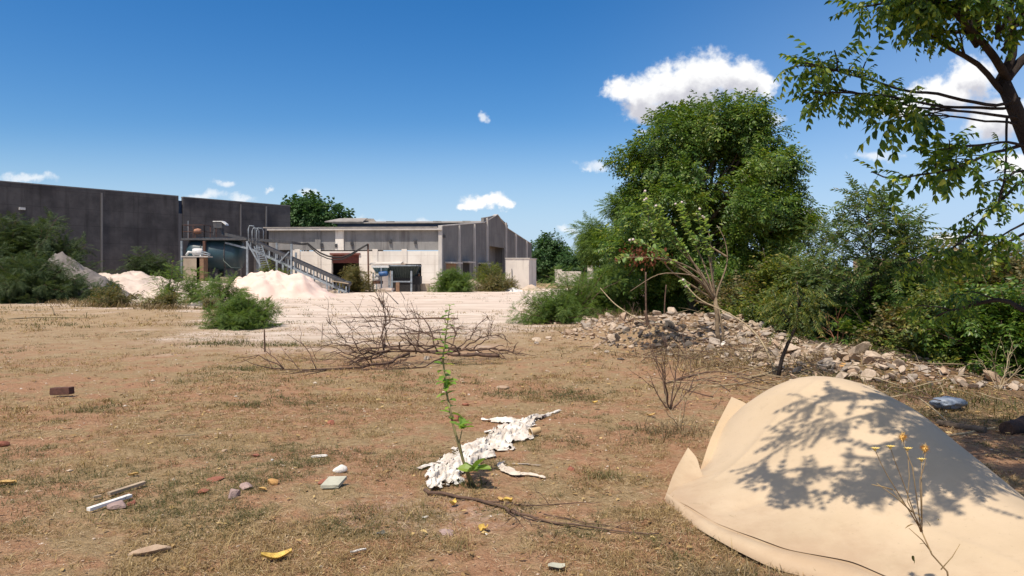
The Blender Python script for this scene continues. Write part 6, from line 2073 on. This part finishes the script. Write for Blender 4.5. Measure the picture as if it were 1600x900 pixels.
CLOTH = plain("dirty_white_cloth", (.76, .72, .66), (.52, .45, .38), 9, .9, .35, bscale=60)
o = cloth("white_cloth", "long crumpled white cloth rag lying on the ground behind the seedling", [(678, 770, .10), (684, 758, .24), (694, 742, .32), (720, 722, .30), (755, 702, .36), (790, 686, .46), (812, 670, .30), (835, 657, .14), (874, 643, .05)], 3, CLOTH, .055)
cloth("white_cloth", "short white cloth strip branching off behind the long rag", [(752, 656, .05), (775, 659, .11), (800, 661, .12), (830, 660, .08)], 8, CLOTH, .05)
cloth("white_cloth", "little torn white strip at the lower left end of the long rag", [(654, 733, .03), (666, 729, .05), (680, 724, .05)], 11, CLOTH, .03)
cloth("white_cloth", "small dirty torn cloth scrap right of the seedling foot", [(781, 724, .05), (790, 735, .10), (806, 744, .09), (830, 745, .05), (852, 750, .03)], 14, plain("dirty_cloth", (.66, .58, .48), (.52, .44, .36), 7, .9, .3), .05)
cloth("white_cloth", "thin grey torn strip above the small cloth scrap", [(800, 727, .02), (822, 727, .035), (845, 729, .02)], 17, plain("grey_cloth", (.40, .34, .29), (.30, .25, .21), 7, .9, .3), .03)


def bag():
    c = G(1482, 640)
    rng = np.random.default_rng(7)
    v, f = ICO[3]; v = v.copy()
    v = v * (1 + (1 - np.abs(fbm(v * 2.6 + 3, 4) * 2 - 1) * 2.2)[:, None] * .55)
    v = v * (.16, .10, .05)
    a = .25; v = np.stack([v[:, 0] * math.cos(a) - v[:, 1] * math.sin(a), v[:, 0] * math.sin(a) + v[:, 1] * math.cos(a), v[:, 2] + .08], 1)
    mb = MB(); mb.add(v + c, f, 0, True)
    m = plain("thin_blue_grey_film", (.26, .30, .36), (.16, .19, .24), 8, .35, .4, spec=.5)
    tag(mb.build("plastic_bag", m, loc=c), "crumpled blue grey plastic bag lying in the shade right of the cream sheet", "plastic bag")


bag()


def log(px0, py0, px1, py1, r, lab, mat):
    a, b = G(px0, py0, r * .7), G(px1, py1, r * .7)
    rng = np.random.default_rng(px0)
    p = limb(rng, a, b, n=10, wob=.04); mb = MB(); mb.tube(p, r * (1 + .12 * rng.normal(0, 1, 10)), 12)
    tag(mb.build("log", mat, loc=(a + b) / 2), lab, "log")


log(1466, 664, 1540, 676, .035, "brown branch log lying in shade below the blue bag", BARK)
log(1572, 678, 1640, 660, .075, "thick dark log at the right picture edge", plain("red_brown_bark", (.07, .042, .032), (.045, .028, .023), 7, .95, .7))
log(1478, 682, 1556, 668, .012, "thin pale stick lying in front of the branch log", PALETWIG)
stick("pale bent cane sticking up from the shade by the blue bag", [(1436, 622, 8.4), (1450, 632, 8.2), (1466, 645, 8.0), (1490, 668, 7.4)], .008, .006, PALETWIG)


# ------------------------------------------------------------------ ground cover
def grass_density(x, y):
    n = fbm2(x, y, .48, 4); n2 = fbm2(x + 31, y + 7, 2.4, 3)
    d = sstep(n * .55 + n2 * .45, .45, .575)
    # less on the powdery yard and on rubble
    yard = np.exp(-(((x + 5) / 7.0) ** 2 + ((y - 40) / 14.0) ** 2) * 1.2)
    d = d * (1 - .95 * np.clip(yard * 1.4, 0, 1))
    for (cx, cy, rx, ry, h) in RUB: d = d * (1 - .9 * sstep(np.hypot((x - cx) / rx, (y - cy) / ry), 1.15, .7))
    sheet = (x > 1.35) & (x < 3.2) & (y > 3.0) & (y < 6.5) & (y > 5.6 - 1.3 * (x - .9))
    return np.where(sheet, 0, d)


def blades(mb, base, h, w, lean, az, mi, rng):
    """3-vertex-pair bent blades"""
    n = len(base)
    d = np.stack([np.cos(az), np.sin(az), np.zeros(n)], 1); s = np.stack([-np.sin(az), np.cos(az), np.zeros(n)], 1)
    tw = rng.uniform(-1, 1, n)[:, None] * .7; s = norm(s + d * tw)
    def pt(u):
        return base + d * (lean * u ** 1.6 * h)[:, None] + np.array([0, 0, 1.0]) * (h * u * (1 - .35 * np.minimum(lean, 1.5) * u))[:, None]
    p0, p1, p2 = pt(np.zeros(n)), pt(np.full(n, .5)), pt(np.ones(n))
    V = np.stack([p0 - s * w[:, None], p0 + s * w[:, None], p1 - s * w[:, None] * .8, p1 + s * w[:, None] * .8, p2], 1)
    off = (np.arange(n) * 5)[:, None]
    base_i = mb.n
    mb.v.append(V.reshape(-1, 3)); mb.n += n * 5
    mb.f.append((np.array([0, 1, 3, 2])[None] + off + base_i, mi, False)); mb.f.append((np.array([2, 3, 4])[None] + off + base_i, mi, False))


def sample_fan(rng, n, r0, r1, half=42, power=1.0):
    a = np.radians(rng.uniform(-half, half, n)); u = rng.uniform(0, 1, n)
    r = r0 * (r1 / r0) ** (u ** power)
    return r * np.sin(a), r * np.cos(a)


GRASS = [leafmat("dry_grass", [(0, (.13, .085, .038)), (.4, (.26, .178, .078)), (.8, (.40, .29, .135)), (1, (.54, .42, .22))], .25, .7, 1.2),
         leafmat("olive_grass", [(0, (.052, .058, .02)), (.5, (.10, .10, .033)), (1, (.18, .165, .058))], .3, .6, 1.3)]


def ground_z(x, y):
    r = np.hypot(x, y); near = sstep(r, 22, 9)
    return gh(x, y) + near * ((fbm2(x, y, 7.0, 3) - .5) * .035 + (fbm2(x, y, 26.0, 2) - .5) * .012)


def grass():
    rng = np.random.default_rng(171)
    mb = MB()
    # tufts
    for (n, r0, r1, per, hh, ww, spread) in ((30000, 2.2, 9.5, 10, .040, .0018, .05), (17000, 9.0, 26, 9, .052, .0034, .09), (6500, 24, 62, 8, .11, .009, .22)):
        x, y = sample_fan(rng, n, r0, r1)
        keep = rng.uniform(0, 1, n) < grass_density(x, y) * .96 + .025
        x, y = x[keep], y[keep]
        green = fbm2(x + 9, y - 4, .9, 3) + rng.normal(0, .06, len(x))
        size = rng.lognormal(0, .3, len(x))
        k = per
        X = np.repeat(x, k) + rng.normal(0, spread * .6, len(x) * k); Y = np.repeat(y, k) + rng.normal(0, spread * .6, len(x) * k)
        gm = np.repeat(green > .555, k); sz = np.repeat(size, k)
        Z = ground_z(X, Y) - .004
        m = len(X)
        h = hh * sz * rng.uniform(.5, 1.3, m); w = ww * rng.uniform(.7, 1.3, m); ln = rng.uniform(.35, 2.1, m); az = rng.uniform(0, 2 * PI, m)
        B = np.stack([X, Y, Z], 1)
        for mi, sel in ((0, ~gm), (1, gm)):
            blades(mb, B[sel], h[sel], w[sel], ln[sel], az[sel], mi, rng)
    o = mb.build("grass", GRASS); setting(o, 'stuff', "short dry patchy grass over the reddish field"); o['category'] = "grass"
    # loose straw lying flat
    mb = MB()
    for n, r0, r1, L, w in ((42000, 2.2, 9, .045, .0016), (20000, 8, 26, .08, .0035)):
        x, y = sample_fan(rng, n, r0, r1)
        keep = rng.uniform(0, 1, n) < .35 + .65 * grass_density(x, y); x, y = x[keep], y[keep]; m = len(x)
        a = rng.uniform(0, PI, m); l = L * rng.uniform(.4, 1.4, m)
        z = ground_z(x, y) + rng.uniform(.003, .014, m)
        d = np.stack([np.cos(a), np.sin(a), rng.uniform(-.18, .18, m)], 1) * l[:, None] / 2; s = np.stack([-np.sin(a), np.cos(a), np.zeros(m)], 1) * w
        c = np.stack([x, y, z], 1)
        V = np.stack([c - d - s, c + d - s * .5, c + d + s * .5, c - d + s], 1).reshape(-1, 3)
        mb.add(V, np.arange(m * 4).reshape(-1, 4))
    o = mb.build("straw", leafmat("straw_bits", [(0, (.22, .14, .075)), (.45, (.42, .30, .165)), (1, (.70, .57, .38))], .1, .8, 1.0)); setting(o, 'stuff', "loose straw bits lying over the soil"); o['category'] = "straw"
    # crumbs of soil and grit
    mb = MB(); v, f = ICO[2] if False else (np.array([(1, 0, 0), (-1, 0, 0), (0, 1, 0), (0, -1, 0), (0, 0, 1), (0, 0, -1)], float), np.array([(0, 2, 4), (2, 1, 4), (1, 3, 4), (3, 0, 4), (2, 0, 5), (1, 2, 5), (3, 1, 5), (0, 3, 5)]))
    x, y = sample_fan(rng, 15000, 2.2, 26)
    for (cx, cy, rx, ry, h) in RUB:
        k_ = int(420 * rx * ry ** .5); x = np.concatenate([x, cx + rng.normal(0, rx * .55, k_)]); y = np.concatenate([y, cy + rng.normal(0, ry * .55, k_)])
    m = len(x)
    s = np.clip(rng.lognormal(math.log(.0065), .5, m), .003, .018) * np.clip(np.hypot(x, y) / 6, .8, 1.9)
    a = rng.uniform(0, 6, m)
    W = v[None] * s[:, None, None] * rng.uniform(.5, 1.2, (m, 1, 3)) * (1, 1, .6) * rng.uniform(.75, 1.25, (m, 6, 1))
    W = np.stack([W[..., 0] * np.cos(a)[:, None] - W[..., 1] * np.sin(a)[:, None], W[..., 0] * np.sin(a)[:, None] + W[..., 1] * np.cos(a)[:, None], W[..., 2]], -1)
    W = W + np.stack([x, y, ground_z(x, y) + s * .2], 1)[:, None]
    mb.add(W.reshape(-1, 3), (f[None] + (np.arange(m) * 6)[:, None, None]).reshape(-1, 3))
    o = mb.build("pebbles", leafmat("grit", [(0, (.20, .11, .065)), (.45, (.34, .20, .12)), (.85, (.42, .30, .21)), (1, (.62, .54, .45))], 0.0, .95)); setting(o, 'stuff', "grit and soil crumbs on the field"); o['category'] = "pebbles"
    # fallen leaves, thickest under the trees at the right
    mb = MB()
    x, y = sample_fan(rng, 2600, 2.4, 22); x2 = rng.normal(5.2, 2.2, 3200); y2 = rng.normal(10.5, 3.4, 3200)
    x, y = np.concatenate([x, x2]), np.concatenate([y, y2]); k_ = (y > 2) & ~((x > 1.1) & (x < 3.4) & (y > 3.2) & (y < 6.9)); x, y = x[k_], y[k_]
    m = len(x); a = rng.uniform(0, 2 * PI, m)
    scatter(mb, leaflet(.05, .022, .3)[0:1] and (leaflet(.05, .022, .3)[0], np.array([(1, 2, 4, 3)]), np.array([(0, 2, 1), (3, 4, 5)])), np.stack([x, y, ground_z(x, y) + rng.uniform(.006, .02, m)], 1), np.stack([np.cos(a), np.sin(a), rng.uniform(-.2, .2, m)], 1), rng.uniform(.5, 1.4, m) * np.clip(np.hypot(x, y) / 8, .8, 1.6), rng=rng)
    o = mb.build("fallen_leaves", leafmat("dead_leaf_litter", [(0, (.15, .085, .04)), (.5, (.30, .19, .08)), (.85, (.46, .31, .13)), (1, (.62, .46, .2))], .15, .7, 1.2)); setting(o, 'stuff', "small dead leaves scattered over the ground"); o['category'] = "leaves"
    # brittle twigs strewn over the rubble and scrub edge
    mb = MB()
    for i in range(520):
        c = RUB[rng.integers(len(RUB))]; px_, py_ = c[0] + rng.normal(0, c[2] * .7), c[1] + rng.normal(0, c[3] * .7) - .3
        if rng.uniform() < .35: px_, py_ = rng.uniform(2.2, 7.5), rng.uniform(8.5, 15)
        a_ = rng.uniform(0, PI); L = rng.uniform(.25, .9); d_ = np.array([math.cos(a_), math.sin(a_), rng.uniform(-.02, .25)]) * L / 2
        z_ = gz(px_, py_) + rng.uniform(.03, .16)
        mb.tube(limb(rng, np.array([px_, py_, z_]) - d_, np.array([px_, py_, z_]) + d_, n=4, wob=.12), np.array([.006, .005, .004, .002]) * rng.uniform(.6, 1.5), 4, mi=int(rng.uniform() < .55))
    o = mb.build("dry_twigs", [TWIG, PALETWIG]); setting(o, 'stuff', "brittle twigs strewn over the rubble"); o['category'] = "twigs"
    # rank dry weeds: tall tan stands
    mb = MB()
    zones = [(zbase(175, 36), 2.4, 1.6, .75, 900, 0), (zbase(255, 33), 1.5, .8, .6, 420, 0), (zbase(120, 40), 2.0, 1.2, .6, 420, 0), (zbase(350, 16.2), .95, .5, .20, 500, 1), (zbase(440, 15.8), .8, .45, .18, 320, 1), (zbase(930, 27), 2.4, 1.4, .55, 700, 0), (zbase(1075, 14.2), 1.5, .9, .30, 800, 0),
             (zbase(940, 5.6), .16, .13, .12, 160, 1), (zbase(1130, 3.75), .30, .16, .14, 420, 0), (zbase(1180, 3.72), .2, .1, .10, 200, 1), (zbase(740, 5.35), .14, .1, .13, 120, 1), (zbase(795, 4.8), .25, .14, .08, 160, 1), (zbase(1050, 7.2), .5, .4, .2, 360, 0), (zbase(1130, 12.4), 1.5, .8, .3, 700, 0), (zbase(1330, 12.4), 1.6, .7, .35, 500, 0),
             (zbase(400, 11.9), .4, .25, .08, 300, 1), (zbase(380, 12.2), .6, .3, .10, 260, 1), (zbase(1500, 9.0), .9, 1.1, .25, 600, 1), (zbase(1410, 10.0), 1.0, .8, .2, 500, 1), (zbase(1310, 11.0), .9, .6, .2, 300, 1), (zbase(1130, 5.6), .2, .5, .1, 220, 0), (zbase(860, 21), 2.5, 1.5, .25, 400, 0)]
    for c, rx, ry, h, n, g in zones:
        X = c[0] + rng.normal(0, rx * .5, n); Y = c[1] + rng.normal(0, ry * .5, n); Z = ground_z(X, Y) - .01
        blades(mb, np.stack([X, Y, Z], 1), h * .72 * rng.uniform(.15, 1.2, n), np.full(n, .0009) * c[1] ** .75 * rng.uniform(.7, 1.3, n), rng.uniform(.3, 1.9, n), rng.uniform(0, 2 * PI, n), 1 if g else 2, rng)
    o = mb.build("weeds", GRASS + [leafmat("rank_dry_weed", [(0, (.10, .075, .04)), (.5, (.20, .145, .08)), (.85, (.30, .23, .13)), (1, (.42, .33, .19))], .25, .7, 1.2)]); setting(o, 'stuff', "rank dry weeds in scattered stands"); o['category'] = "weeds"


grass()
